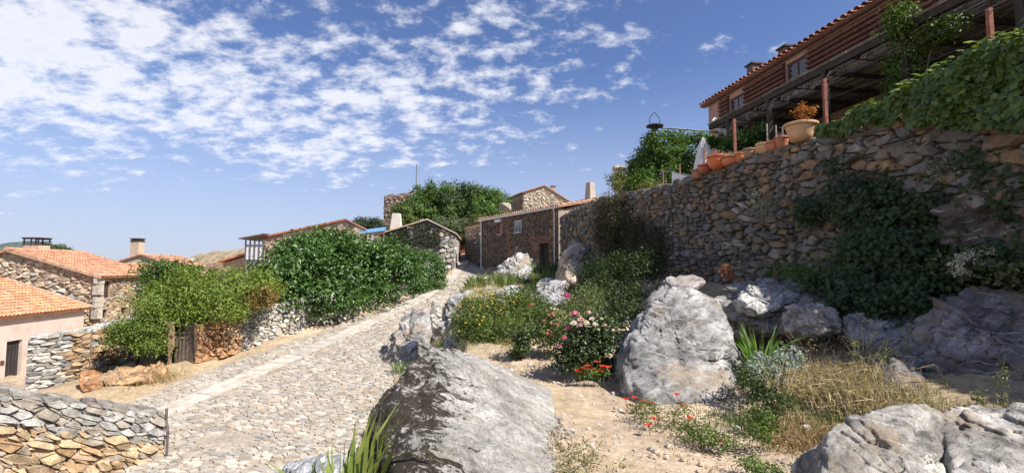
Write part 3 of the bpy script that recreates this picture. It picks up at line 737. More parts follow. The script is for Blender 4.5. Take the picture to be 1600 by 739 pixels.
def near_wall():
    w = thing('stone_wall', 'low rubble wall with whitish lichened top and ochre stones below, in the bottom corner beside the cobbles', 'wall', (-7.0, 10.0, -2.2))
    def pal(u, v, rng): 
        return pick(rng, [(.36, .35, .325), (.30, .29, .27), (.42, .405, .37), (.33, .29, .24)], .18) if v > pal.top(u) - .42 - rng.uniform(0, .25) else pick(rng, OCHRE + [(.44, .33, .20)], .22)
    n1 = (.82, -.57)
    pal.top = lambda u: -1.32 + u * 1.0
    masonry(w, (-7.0, 10), (-8.4, 8), (-2.35, -2.65), (-1.32, -.36), n1, .235, .105, .085, .006, pal, 21, .5, .2, 210, core=.5, corecol=(.27, .20, .13))
    pal.top = lambda u: -.36 + u * .5
    masonry(w, (-8.4, 8), (-10.5, 5), (-2.65, -2.9), (-.36, .2), n1, .25, .115, .09, .006, pal, 22, .5, .2, 60, core=.5, corecol=(.27, .20, .13))
    pal.top = lambda u: -1.32 + u * 1.0
    masonry(w, (-7.0, 10), (-8.4, 8), (-2.35, -2.65), (-1.36, -.40), n1, .15, .07, .065, .008, pal, 26, .7, .3, 0, core=0, fine=False, back=.03, name='packing_stone')
    pal.top = lambda u: -.36 + u * .5
    masonry(w, (-8.4, 8), (-10.5, 5), (-2.65, -2.9), (-.40, .16), n1, .16, .08, .065, .008, pal, 27, .7, .3, 0, core=0, fine=False, back=.03, name='packing_stone')
    g = lambda u, v, rng: pick(rng, [(.24, .22, .20), (.19, .175, .16), (.29, .275, .255), (.26, .19, .15)], .15)
    coping(w, (-7.0, 10), (-8.4, 8), (-1.34, -.38), .56, .30, .22, .09, g, 23, n1, 40)
    coping(w, (-8.4, 8), (-10.5, 5), (-.38, .18), .56, .32, .24, .09, g, 24, n1, 20)
    # the end towards the street
    masonry(w, (-7.0 - .5 * .82, 10 + .5 * .57), (-7.0, 10), (-2.3, -2.3), (-1.34, -1.32), (.57, .82), .3, .2, .07, .016, pal, 25, 0, limit=10, core=0)
    d = thing('drain_pipe', 'thin dark metal downpipe at the end of the low rubble wall', 'pipe', (-6.88, 10.02, -2.1))
    MB().tube([(-6.86, 9.93, -2.15), (-6.86, 9.93, -1.62), (-6.90, 9.96, -1.52), (-6.95, 10.0, -1.44), (-6.95, 10.0, -1.2)], .026, 8, (.12, .10, .11)).build('pipe', 'metal', d)
    MB().tube([(-6.86, 9.93, -1.75), (-6.94, 9.98, -1.75)], .034, 8, (.10, .09, .09)).build('bracket', 'metal', d)
near_wall()

def alley_walls():
    w = thing('stone_wall', 'dry-stacked wall of thin flat grey slabs turning ochre, beside the pink house', 'wall', (-12.8, 13, -1.6))
    g = lambda u, v, rng: pick(rng, GREY + [(.46, .42, .36)], .2) if u < .62 + rng.uniform(-.12, .12) else pick(rng, OCHRE, .2)
    masonry(w, (-14.25, 14.5), (-13.0, 15.2), (-2.3, -2.45), (-.42, -.30), (.49, -.87), .27, .075, .06, .006, g, 31, .05, .14, 200, core=.5)
    coping(w, (-14.25, 14.5), (-13.0, 15.2), (-.43, -.31), .5, .4, .25, .05, lambda u, v, rng: pick(rng, GREY, .2), 33, (.49, -.87), 20)
    o = thing('stone_wall', 'tumbled ochre stone wall rising to the window side of the stone house', 'wall', (-12.7, 15.7, -1.8))
    oc = lambda u, v, rng: pick(rng, OCHRE + GREY[:2], .2)
    masonry(o, (-13.0, 15.2), (-12.4, 18.2), (-2.45, -1.6), (-.28, .05), (.99, -.15), .28, .15, .09, .012, oc, 34, .1, .14, 120, core=.5)
    coping(o, (-13.0, 15.2), (-12.4, 18.2), (-.30, .03), .5, .3, .24, .09, lambda u, v, rng: pick(rng, GREY, .2), 35, (1, 0), 20)
alley_walls()

def street_wall():
    w = thing('stone_wall', 'grey dry-stone wall along the street under the big dark green bush', 'wall', (-9.8, 15.4, -1.4))
    rust = [(.36, .19, .09), (.40, .23, .12), (.31, .16, .08)]
    g = lambda u, v, rng: pick(rng, rust, .15) if u < .62 else pick(rng, rust + OCHRE, .2)
    nn = lambda a, b: (b[1] - a[1], -(b[0] - a[0]))
    pts = [(-9.9, 15.3), (-9.35, 17.0), (-8.3, 19.2), (-6.95, 22.4), (-5.75, 27), (-4.95, 31)]
    lim = [70, 110, 80, 30, 0]; cw = [.22, .22, .25, .28, .34]
    for i in range(5):
        a, b = pts[i], pts[i + 1]
        pf = g if i == 0 else (lambda u, v, rng: pick(rng, GREY + [(.44, .40, .33)], .22))
        ba, bb = h(a[0] + .1, a[1]) - .1, h(b[0] + .1, b[1]) - .1
        masonry(w, a, b, (ba, bb), (ba + 1.35, bb + 1.3), nn(a, b), cw[i], .125, .07, .010, pf, 41 + i, .08, .14, lim[i], core=.45)
        if i: coping(w, a, b, (ba + 1.33, bb + 1.28), .5, .34, .24, .08, lambda u, v, rng: pick(rng, GREY, .2), 51 + i, nn(a, b), 15)
    # gate beside it
    gt = thing('garden_gate', 'weathered timber gate frame in the dark gap under the light green tree', 'gate', (-10.7, 15.2, -1.5))
    for (px, Y) in ((264, 15.1), (303, 15.3)):
        p = P(px, 572, Y); mb = MB(); mb.tube([(p[0], p[1], p[2] - .3), (p[0] + .02, p[1], p[2] + .6), (p[0] - .01, p[1], p[2] + 1.35)], [.13, .115, .11] if px < 300 else [.06, .055, .05], 8, (.30, .21, .13) if px < 300 else (.10, .07, .05)); mb.build('post', 'wood', gt)
    a, b = P(272, 572, 15.25), P(300, 572, 15.4)
    for k in range(5):
        q = a + (b - a) * (k + .5) / 5; MB().cbox((q[0], q[1], q[2] + .5), .035, .018, .55, (.11, .085, .065), .3).build('slat', 'wood', gt)
    MB().box(a + (0, -.02, .25), b - a, (0, .03, 0), (0, 0, .08), (.10, .08, .06)).build('rail', 'wood', gt); MB().box(a + (0, -.02, .85), b - a, (0, .03, 0), (0, 0, .08), (.10, .08, .06)).build('rail', 'wood', gt)
street_wall()

def retaining_wall():
    w = thing('retaining_wall', 'tall dark rubble retaining wall below the terrace with the flower pots', 'wall', (5.9, 10, 1.4))
    pts = [(7.8, 2.4), (6.9, 6), (5.9, 10), (5.1, 12.7), (4.55, 13.6), (2.96, 17.3), (2.9, 28.6)]
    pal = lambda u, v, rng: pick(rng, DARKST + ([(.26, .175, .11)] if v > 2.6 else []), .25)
    nn = lambda a, b: (-(b[1] - a[1]), (b[0] - a[0]))
    top = [4.1, 4.12, 4.12, 4.1, 3.92, 3.98, 4.6]; lim = [40, 110, 80, 20, 40, 10]; cw = [.32, .31, .25, .2, .19, .3]; chh = [.17, .155, .13, .12, .11, .16]
    for i in range(6):
        a, b = pts[i], pts[i + 1]
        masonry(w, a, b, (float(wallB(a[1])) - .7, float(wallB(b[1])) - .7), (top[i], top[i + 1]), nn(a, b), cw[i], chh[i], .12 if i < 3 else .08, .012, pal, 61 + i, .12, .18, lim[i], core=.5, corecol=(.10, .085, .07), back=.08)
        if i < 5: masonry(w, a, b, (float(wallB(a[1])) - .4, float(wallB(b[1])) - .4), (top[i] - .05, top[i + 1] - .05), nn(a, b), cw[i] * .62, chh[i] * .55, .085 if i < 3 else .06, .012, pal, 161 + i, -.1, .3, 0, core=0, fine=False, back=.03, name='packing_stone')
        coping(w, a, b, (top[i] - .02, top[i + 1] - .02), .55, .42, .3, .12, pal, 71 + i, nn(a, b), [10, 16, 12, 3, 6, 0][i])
retaining_wall()

# ------------------------------------------------------------------ houses on the left
def pink_house():
    t = thing('house', 'pale pink plastered house with orange tile roof and dark door', 'house', (-25.4, 24.5, -4.2))
    A, B = (-24.7, 19.0), (-26.0, 29.8); ln = math.dist(A, B)
    y2u = lambda y: (y - 19.0) / 10.8 * ln
    holes = [(y2u(24.75), y2u(25.65), -4.6, -2.05), (y2u(22.9), y2u(24.15), -3.15, -2.3)]
    pl, U, Nn = wall_core(t, A, B, (-5.5, -5.5), (-.72, -.72), (1, .12), holes, .4, (.56, .46, .40), 'plaster')
    MB().box(np.array(pl(0, -5.5, -.41)), U3(U) * ln, np.array((-7.6, -.9, 0)), (0, 0, 4.7), (.52, .43, .37)).build('body', 'plaster', t)
    c = np.array(pl((holes[0][0] + holes[0][1]) / 2, -3.3, -.16))
    d = MB().box(c - U3(U) * .45 - (0, 0, 1.3), U3(U) * .9, Nn * -.06, (0, 0, 2.55), (.035, .03, .03)).build('door', 'wood', t)
    for k in (-.3, -.1, .1, .3): MB().box(c + U3(U) * (k - .03) - (0, 0, 1.1), U3(U) * .06, Nn * .03, (0, 0, 2.2), (.05, .045, .045)).build('panel', 'wood', d)
    window(t, pl((holes[1][0] + holes[1][1]) / 2, -2.725, 0), U3(U), Nn, 1.2, .85, (.10, .13, .22), (.03, .05, .12), 1, .12)
    MB().box(np.array(pl(y2u(24.45), -3.15, 0)), U3(U) * .18, Nn * .05, (0, 0, .2), (.10, .05, .04)).build('letterbox', 'metal', t)
    # roof
    sl = math.atan2(1.55, 4.4); Vd = np.array((-math.cos(sl) * .993, -math.cos(sl) * .12, math.sin(sl)))
    r = thing_part('roof', t)
    roof_tiles(r, np.array(pl(-.2, -.72, .30)) + (0, 0, -.05), U3(U), Vd, ln + .35, 5.1, (.60, .29, .16), .23, .40, 81, 300)
    MB().tube([np.array(pl(-.2, -.72, .30)) + Vd * 5.1, np.array(pl(ln + .15, -.72, .30)) + Vd * 5.1], .11, 8, (.5, .24, .13)).build('ridge', 'tile', r)
    MB().box(np.array(pl(ln + .15, -.72, .30)) - (0, 0, .1), U3(U) * .08, Vd * 5.1, (0, 0, .2), (.58, .44, .33)).build('verge', 'plaster', r)
    e = np.array(pl(ln, -.75, -.4)); MB().prism([e, e + (-3.9, -.47, 1.3), e + (-7.6, -.9, 0)], U3(U) * -.3, (.52, .43, .37)).build('gable', 'plaster', t)
def U3(U): return np.array((U[0], U[1], 0.0))
def thing_part(name, parent):
    o = bpy.data.objects.new(name, None); COL.objects.link(o); o.parent = parent; o.empty_display_size = .1; return o
pink_house()

def stone_house():
    t = thing('house', 'ochre rubble stone house with orange tile roof behind the pink house', 'house', (-28, 31, -3.5))
    pal = lambda u, v, rng: pick(rng, [(.50, .38, .26), (.46, .34, .23), (.54, .43, .31), (.42, .31, .21), (.48, .42, .34)], .2)
    A, B = (-37.5, 31.0), (-26.3, 31.0); ln = 11.2
    # gable profile: ridge at u=5.5 (z 2.75), eave z 1.1 at u=11.2
    k1 = (2.75 - 1.1) / 5.7; prof = (2.75, [(-k1, 1, 2.75 - k1 * 5.5), (k1, 1, 2.75 + k1 * 5.5)], [5.5])
    masonry(t, A, B, (-4.2, -4.2), (1.1, 1.1), (0, -1), .36, .19, .06, .014, pal, 91, 0, .14, 230, profile=prof, core=.4, corecol=(.42, .33, .24))
    C, D = (-26.3, 31.0), (-26.9, 36.6); l2 = math.dist(C, D)
    hl = [(.55, 1.1, -.30, .80), (.45, .95, -1.55, -1.05), (2.3, 2.8, -1.45, -1.05), (3.7, 4.6, -1.6, .1)]
    masonry(t, C, D, (-4.2, -4.2), (1.1, 1.1), (.994, .107), .28, .16, .06, .014, lambda u, v, rng: pick(rng, OCHRE + BROWN, .2), 92, 0, .14, 60, holes=hl, core=.4, corecol=(.36, .28, .2))
    U = np.array((-.107, .994, 0)); Nn = np.array((.994, .107, 0)); at = lambda u, v: np.array((C[0], C[1], 0)) + U * u + (0, 0, v)
    window(t, at(.825, .25), U, Nn, .52, 1.06, (.16, .07, .06), (.03, .02, .02), 1, .12)
    window(t, at(.70, -1.3), U, Nn, .48, .48, (.10, .08, .07), (.015, .015, .015), 0, .15, False); window(t, at(2.55, -1.25), U, Nn, .48, .38, (.10, .08, .07), (.015, .015, .015), 0, .15, False)
    window(t, at(4.15, -.75), U, Nn, .86, 1.66, (.10, .07, .05), (.02, .018, .015), 1, .15, False)
    for (z, s) in ((1.0, 0), (.3, 1), (-.5, 0), (-1.2, 1)): MB().cbox((-26.25, 31.0 + (.0 if s else .05), z), .10 + .12 * s, .30 - .12 * s, .33, (.47, .42, .35)).build('quoin', 'stone', t)
    MB().box(at(.45, .80), U * .75, Nn * .05, (0, 0, .14), (.46, .38, .3)).build('lintel', 'stone', t)
    MB().prism([(-37.5, 31.4, -4.2), (-26.72, 31.4, -4.2), (-26.72, 31.4, 1.0), (-32, 31.4, 2.62), (-37.5, 31.4, 1.0)], (-.5, 5.2, 0), (.4, .3, .22)).build('body', 'mortar', t)
    r = thing_part('roof', t); a = math.atan(k1); Vd = np.array((-math.cos(a), -.0, math.sin(a)))
    roof_tiles(r, np.array((-25.95, 30.75, 1.10)), np.array((-.107, .994, 0)), Vd, 6.4, 6.25, (.56, .27, .16), .25, .42, 93, 300)
    MB().box((-25.95, 30.72, .98), (-6.05 * 1, 0, 1.72), (0, .1, 0), (0, 0, .14), (.45, .30, .2)).build('verge', 'tile', r)
    MB().box((-38, 30.72, .98), (6.0, 0, 1.72), (-.6, 6.2, 0), (0, 0, .12), (.48, .24, .14)).build('back_slope', 'tile', r)
    MB().tube([(-32.0, 30.7, 2.86), (-32.6, 37.0, 2.86)], .12, 8, (.5, .26, .16)).build('ridge', 'tile', r)
    ch = thing_part('chimney', t)
    c = P(57, 392, 33.2); MB().cbox((c[0], c[1], c[2] + .05), .52, .42, .32, (.50, .37, .27)).build('stack', 'plaster', ch)
    mb = MB()
    for sx in (-1, 0, 1):
        for sy in (-1, 1): mb.cbox((c[0] + sx * .48, c[1] + sy * .4, c[2] + .6), .03, .03, .26, (.05, .045, .05))
    for z in (.45, .62, .8): 
        for sy in (-1, 1): mb.cbox((c[0], c[1] + sy * .43, c[2] + z), .56, .018, .035, (.05, .045, .05))
    mb.cbox((c[0], c[1], c[2] + .87), .60, .5, .03, (.05, .045, .05)); mb.build('cowl', 'metal', ch)
    # lower wing further along
    w = thing('house', 'lower tile roofed wing seen past the far end of the stone house', 'house', (-28, 38, -3))
    MB().prism([(-34, 37.4, -4), (-26.7, 37.4, -4), (-26.7, 37.4, .95), (-30.4, 37.4, 1.9), (-34, 37.4, .9)], (-.5, 6, 0), (.42, .31, .21)).build('wall', 'stone', w)
    a2 = math.atan(.95 / 3.7); r2 = thing_part('roof', w)
    roof_tiles(r2, np.array((-26.4, 37.3, .98)), np.array((-.083, .9965, 0)), np.array((-math.cos(a2), 0, math.sin(a2))), 6.2, 4.1, (.52, .26, .15), .26, .44, 94, 60)
stone_house()

def far_chimney_house():
    t = thing('house', 'small cream gabled house with a tall black-capped chimney', 'house', (-37, 48, -3))
    pk = P(222, 398, 48); l, r_ = P(178, 412, 48), P(268, 416, 48)
    MB().prism([(l[0], 48, -5), (r_[0], 48, -5), r_, pk, l], (-.5, 6, 0), (.52, .43, .33)).build('wall', 'plaster', t)
    r = thing_part('roof', t); d = np.array(r_) - np.array(pk); L = np.linalg.norm(d)
    for (s, e_, nm) in ((pk, l, 0), (pk, r_, 1)):
        s, e_ = np.array(s), np.array(e_); v = s - e_; v /= np.linalg.norm(v)
        roof_tiles(r, e_ - v * .3 + (0, -.2, .06) if nm else np.array(e_) - v * .3 + np.array((-.5, 6.2, .06)), np.array((-.08, .997, 0)) * (1 if nm else -1), v, 6.4, np.linalg.norm(s - e_) + .3, (.50, .25, .16), .3, .5, 95 + nm, 20)
    c = P(214, 402, 48.6); ch = thing_part('chimney', t)
    MB().cbox((c[0], c[1], c[2] + .55), .42, .4, 1.0, (.50, .39, .29)).build('stack', 'plaster', ch)
    mb = MB(); mb.cbox((c[0], c[1], c[2] + 1.60), .46, .44, .05, (.06, .05, .05)); mb.cbox((c[0], c[1], c[2] + 1.72), .38, .36, .07, (.03, .03, .03)); mb.cbox((c[0], c[1], c[2] + 1.84), .47, .45, .05, (.06, .05, .05)); mb.build('cap', 'metal', ch)
far_chimney_house()

def veranda_house():
    t = thing('house', 'long rubble house with thin red roof edge and glazed veranda above the bush', 'house', (-14, 33, -1))
    q = [P(408, 430, 33), P(552, 430, 33), P(552, 352, 33), P(540, 344, 33), P(432, 365, 33), P(408, 372, 33)]
    A, B = q[0][:2], q[1][:2]; ln = B[0] - A[0]; zA, zp = q[5][2], q[3][2]; up = q[3][0] - A[0]; k = (zp - zA) / up; k2 = (q[2][2] - zp) / (ln - up)
    pal = lambda u, v, rng: pick(rng, [(.46, .33, .25), (.50, .38, .29), (.42, .29, .21), (.50, .42, .34)], .18)
    masonry(t, A, B, (-1.5, -1.5), (zA, zA), (0, -1), .42, .24, .05, .02, pal, 101, 0, .1, 60, profile=(zp, [(-k, 1, zA), (-k2, 1, zp - k2 * up)], [up]), core=.4, corecol=(.42, .32, .24))
    MB().prism([(A[0], 33.4, -1.5), (B[0], 33.4, -1.5), (B[0], 33.4, q[2][2]), (q[3][0], 33.4, zp), (A[0], 33.4, zA)], (-1, 7, 0), (.42, .33, .26)).build('body', 'mortar', t)
    r = thing_part('roof', t)
    MB().box((A[0] - .1, 32.8, zA - .04 + .02), (up + .12, 0, zp - zA), (-1, 7.6, 0), (0, 0, .11), (.42, .17, .11)).build('roof_slope', 'tile', r)
    MB().box((q[3][0] + .05, 32.8, zp + .0), (ln - up + .1, 0, q[2][2] - zp), (-1, 7.6, 0), (0, 0, .10), (.40, .19, .13)).build('roof_slope', 'tile', r)
    v = thing_part('veranda', t); a, b = P(383, 408, 32.5), P(411, 408, 32.5); zt = P(397, 374, 32.5)[2]
    MB().box((a[0] - .35, 32.2, zt + .0), (b[0] - a[0] + .5, 0, .32), (0, 2.8, 0), (0, 0, .07), (.13, .12, .12)).build('veranda_roof', 'metal', v)
    MB().box((a[0], 32.55, -1.5), (b[0] - a[0], 0, 0), (0, 2, 0), (0, 0, a[2] + 1.5 + .08), (.20, .19, .20)).build('veranda_base', 'plaster', v)
    n = 4; w = (b[0] - a[0]) / n
    for i in range(n):
        MB().box((a[0] + i * w + .05, 32.5, a[2] + .10), (w - .1, 0, 0), (0, .03, 0), (0, 0, zt - a[2] - .45), (.62, .64, .66)).build('pane', 'cloth', v)
    for i in range(n + 1): MB().box((a[0] + i * w - .035, 32.46, a[2] + .08), (.07, 0, 0), (0, .07, 0), (0, 0, zt - a[2] - .1), (.10, .10, .11)).build('mullion', 'metal', v)
    MB().box((a[0], 32.45, zt - .42), (b[0] - a[0], 0, 0), (0, .08, 0), (0, 0, .07), (.10, .10, .11)).build('rail', 'metal', v)
    s = thing('shed', 'small low shed with sloping red tile roof left of the glazed veranda', 'shed', (-20, 34, -1))
    p1, p2 = P(344, 410, 34), P(386, 398, 34)
    MB().prism([(p1[0] + .2, 34, -3), (p2[0], 34, -3), (p2[0], 34, p2[2] - .1), (p1[0] + .2, 34, p1[2] - .05)], (0, 3, 0), (.44, .32, .23)).build('wall', 'stone', s)
    MB().box(p1 + (0, -.3, 0), p2 - p1, (0, 3.4, 0), (0, 0, .12), (.46, .19, .11)).build('roof', 'tile', s)
    s = thing('shed', 'low ruined stone hut with dark doorway under the dry ridge', 'shed', (-28, 44, -1))
    p1, p2 = P(322, 412, 44), P(352, 408, 44)
    MB().prism([(p1[0], 44, -3), (p2[0], 44, -3), p2, p1], (0, 3, 0), (.36, .24, .17)).build('wall', 'stone', s); MB().box((p1[0] + .3, 43.97, -3), (.7, 0, 0), (0, .02, 0), (0, 0, 4.6), (.03, .025, .02)).build('doorway', 'dark', s)
veranda_house()

def ivy_house():
    t = thing('house', 'grey stone gable house with pale chimney at the top of the street', 'house', (-7, 36, 1.2))
    l, pk, r_ = P(596, 367, 36), P(668, 345, 36), P(709, 366, 36)
    A, B = np.array((l[0], 36)), np.array((r_[0], 36)); ln = B[0] - A[0]; up = pk[0] - l[0]; k = (pk[2] - l[2]) / up; k2 = (r_[2] - pk[2]) / (ln - up)
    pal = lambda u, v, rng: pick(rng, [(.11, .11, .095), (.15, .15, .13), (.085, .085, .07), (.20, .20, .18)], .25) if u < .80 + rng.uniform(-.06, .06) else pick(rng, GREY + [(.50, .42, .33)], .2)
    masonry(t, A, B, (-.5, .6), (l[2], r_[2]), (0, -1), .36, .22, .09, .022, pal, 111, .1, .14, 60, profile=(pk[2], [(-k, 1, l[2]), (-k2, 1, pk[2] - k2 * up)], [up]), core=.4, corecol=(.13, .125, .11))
    masonry(t, B, B + (-.5, 8), (.6, 1.5), (r_[2], r_[2]), (1, .06), .36, .22, .08, .02, lambda u, v, rng: pick(rng, GREY, .2), 112, 0, .14, 0, core=.4)
    MB().prism([(A[0], 36.4, -.5), (B[0] - .42, 36.4, -.5), (B[0] - .42, 36.4, r_[2] - .06), (pk[0], 36.4, pk[2] - .08), (A[0], 36.4, l[2] - .06)], (-.5, 8, 0), (.3, .28, .25)).build('body', 'mortar', t)
    r = thing_part('roof', t)
    MB().box(l + (-.2, -.2, 0), pk - l + (.2, 0, .05), (-.5, 8.4, 0), (0, 0, .10), (.46, .34, .24)).build('roof_slope', 'tile', r)
    MB().box(pk + (.003, -.2, .05), r_ - pk + (.25, 0, -.08), (-.5, 8.4, 0), (0, 0, .10), (.50, .42, .34)).build('roof_slope', 'tile', r)
    c = P(619, 353, 37.0); MB().add([(c[0] - .42, 36.7, c[2] - .4), (c[0] + .42, 36.7, c[2] - .4), (c[0] + .42, 37.4, c[2] - .4), (c[0] - .42, 37.4, c[2] - .4), (c[0] - .26, 36.8, c[2] + .95), (c[0] + .28, 36.8, c[2] + .95), (c[0] + .28, 37.3, c[2] + .95), (c[0] - .26, 37.3, c[2] + .95)],
        [(0, 3, 2, 1), (4, 5, 6, 7), (0, 1, 5, 4), (1, 2, 6, 5), (2, 3, 7, 6), (3, 0, 4, 7)], (.55, .51, .46)).build('chimney', 'plaster', t)
    iv = thing('ivy', 'thin dark ivy clinging to the grey gable at the top of the street', 'creeper', (-7, 35.8, 1.2)); rg = RNG(113); n = 5200
    xs = rg.uniform(A[0], A[0] + ln * .82, n); tops = np.where(xs < pk[0], l[2] + (xs - l[0]) * k, pk[2] + (xs - pk[0]) * k2); zs = tops - .1 - (tops - .8) * rg.uniform(0, 1, n); ok = np.array([noise.noise(Vector((x * .9, z * .9, 5))) > -.22 for x, z in zip(xs, zs)])
    C = np.stack([xs, 35.83 + rg.normal(size=n) * .04, zs], 1)[ok]; V, T, c = leaf_arrays(C, unit(np.array((0, -1, .4)) + rg.normal(size=C.shape) * .5), .13 * rg.uniform(.6, 1.2, len(C)), np.array((.035, .045, .022)) * rg.uniform(.6, 1.7, (len(C), 1)), .7, rng=rg)
    o = obj('foliage', V, None, 'leaf', iv, c, tris=T); o['kind'] = 'stuff'
    s = thing('awning', 'blue sheet lean-to roof edge showing over the bush beside the ivy gable', 'awning', (-10.5, 35, 2.5))
    a, b = P(562, 366, 35), P(601, 361, 35)
    MB().box(a, b - a, (-.6, 3, .5), (0, 0, .07), (.13, .30, .50)).build('sheet', 'metal', s); MB().box(a - (0, -.05, .16), b - a, (0, .08, 0), (0, 0, .14), (.25, .12, .09)).build('fascia', 'wood', s)
    for f in (.05, .95): q = a + (b - a) * f; MB().tube([(q[0], q[1] + .1, -.5), (q[0], q[1] + .1, q[2] - .02)], .05, 6, (.2, .15, .1)).build('post', 'wood', s)
ivy_house()

def brown_house():
    t = thing('house', 'dark brown stained stone house with white gutter at the bend of the street', 'house', (0, 33, 1.6))
    A, B = np.array((-2.3, 37.0)), np.array((2.77, 29.2)); ln = np.linalg.norm(B - A); U = (B - A) / ln; Nn = np.array((U[1], -U[0])); 
    if Nn[0] > 0: Nn = -Nn
    U_, N_ = U3(U), np.array((Nn[0], Nn[1], 0)); at = lambda u, z, o=0: np.array((A[0], A[1], 0)) + U_ * u + N_ * o + (0, 0, z)
    ze = 5.25
    holes = [(2.30, 2.92, 4.08, 4.92), (4.46, 5.40, 4.05, 4.90), (4.46, 5.00, 2.55, 3.10), (7.4, 8.4, 1.4, 3.2)]
    pal = lambda u, v, rng: pick(rng, [(.22, .125, .07), (.25, .14, .075)], .2) if noise.noise(Vector((u * 9, 2.0, v * .25))) > .18 else pick(rng, [(.105, .085, .07), (.125, .10, .08), (.085, .072, .062)], .2)
    masonry(t, A, B, (.9, .9), (ze, ze), Nn, .30, .17, .035, .014, pal, 121, 0, .12, 0, holes=holes, core=.4, corecol=(.17, .12, .09), fine=False, name='stone')
    D = -N_ * 6.0
    pr = [at(ln, .9, -.41), at(ln, ze - .05, -.41), at(ln, 5.90, -3), at(ln, ze, -6), at(ln, .9, -6)]
    MB().prism(pr, U_ * -ln, (.36, .30, .24)).build('body', 'plaster', t)
    MB().box(at(ln + .003, .9, 0), U_ * .06, -N_ * .41, (0, 0, ze - .9), (.30, .25, .20)).build('corner', 'plaster', t)
    window(t, at(2.61, 4.50), U_, N_, .58, .80, (.30, .10, .07), (.10, .08, .08), 1, .12); window(t, at(4.93, 4.475), U_, N_, .90, .82, (.55, .56, .56), (.13, .17, .21), 1, .08); window(t, at(4.73, 2.825), U_, N_, .5, .52, (.5, .5, .5), (.10, .12, .14), 1, .10)
    MB().box(at(2.2, 4.93, .0), U_ * .82, N_ * .22, (0, 0, .2), (.6, .6, .58)).build('blind_box', 'plaster', t)
    MB().box(at(7.42, 1.4, -.3), U_ * .96, N_ * .05, (0, 0, 1.8), (.03, .03, .03)).build('door', 'wood', t)
    MB().tube([at(-.2, ze + .02, .16), at(ln + .15, ze + .06, .16)], .085, 8, (.62, .61, .58)).build('gutter', 'metal', t)
    for u in (.05, ln - .25): MB().tube([at(u, ze, .14), at(u, ze - .25, .08), at(u, 1.3, .08)], .055, 7, (.62, .61, .58)).build('downpipe', 'metal', t)
    r = thing_part('roof', t); v = (at(0, 5.98, -3) - at(0, ze + .1, .2)); L = np.linalg.norm(v); v /= L
    roof_tiles(r, at(-.25, ze + .1, .2), U_, v, ln + .5, L, (.44, .25, .17), .26, .42, 122, 60)
    MB().box(at(ln + .25, 5.98, -3.0), U_ * -(ln + .5), at(0, ze, -6.2) - at(0, 5.98, -3), (0, 0, .1), (.42, .20, .12)).build('back_slope', 'tile', r)
    MB().tube([at(-.3, 6.05, -3), at(ln + .3, 6.05, -3)], .11, 8, (.5, .27, .17)).build('ridge', 'tile', r)
    c = at(ln - .4, 5.9, -3.0); MB().add([tuple(c + U_ * a + N_ * b + (0, 0, z)) for (z, w) in ((0, .27), (1.25, .20)) for (a, b) in ((-w, -w), (w, -w), (w, w), (-w, w))],
        [(0, 3, 2, 1), (4, 5, 6, 7), (0, 1, 5, 4), (1, 2, 6, 5), (2, 3, 7, 6), (3, 0, 4, 7)], (.40, .36, .31)).build('chimney', 'plaster', t)
    # low outbuilding and garden wall to its left
    o = thing('outbuilding', 'low stone outbuilding with tile edge left of the brown house', 'shed', (-3.2, 42, 2.2))
    a, b = P(727, 358, 44)[:2], P(752, 352, 40)[:2]; ln2 = np.linalg.norm(b - a); n2 = (b - a) / ln2; n2 = np.array((n2[1], -n2[0])); n2 = n2 if n2[1] < 0 else -n2
    masonry(o, a, b, (1.5, 1.5), (5.2, 5.15), n2, .36, .2, .05, .02, lambda u, v, rng: pick(rng, BROWN, .2), 124, 0, .1, 0, core=.5, fine=False)
    MB().box((a[0], a[1], 5.2), (b[0] - a[0], b[1] - a[1], -.05), tuple(-n2 * 3) + (.7,), (0, 0, .14), (.50, .24, .15)).build('roof', 'tile', o)
    g = thing('stone_wall', 'short curved stone garden wall in shade at the street bend', 'wall', (-3, 39.5, 1.9))
    for (p, q, zt, sd) in (((-3.75, 43), (-3.05, 39.8), (4.1, 3.75), 125), ((-3.05, 39.8), (-2.25, 37.2), (3.75, 3.6), 126)):
        p, q = np.array(p), np.array(q); d = q - p; masonry(g, p, q, (1.2, 1.2), zt, (-abs(d[1]), -abs(d[0])), .34, .2, .07, .02, lambda u, v, rng: pick(rng, DARKST, .2), sd, 0, .1, 0, core=.45, fine=False)
    rg = thing('gate', 'dark red metal gate closing the top of the street', 'gate', (-5.2, 46.5, 3))
    a, b = P(709, 384, 46.5), P(728, 384, 46.5); zt = P(709, 369, 46.5)[2]
    n = 6; w = (b[0] - a[0]) / n
    for i in range(n): MB().box((a[0] + i * w + .008, 46.5, 2.6), (w - .016, 0, 0), (0, .04, 0), (0, 0, zt - 2.6), (.22, .055, .035)).build('panel', 'metal', rg)
    for x in (a[0] - .1, b[0] + .02): MB().box((x, 46.46, 2.4), (.09, 0, 0), (0, .1, 0), (0, 0, zt - 2.3), (.16, .05, .04)).build('post', 'metal', rg)
brown_house()

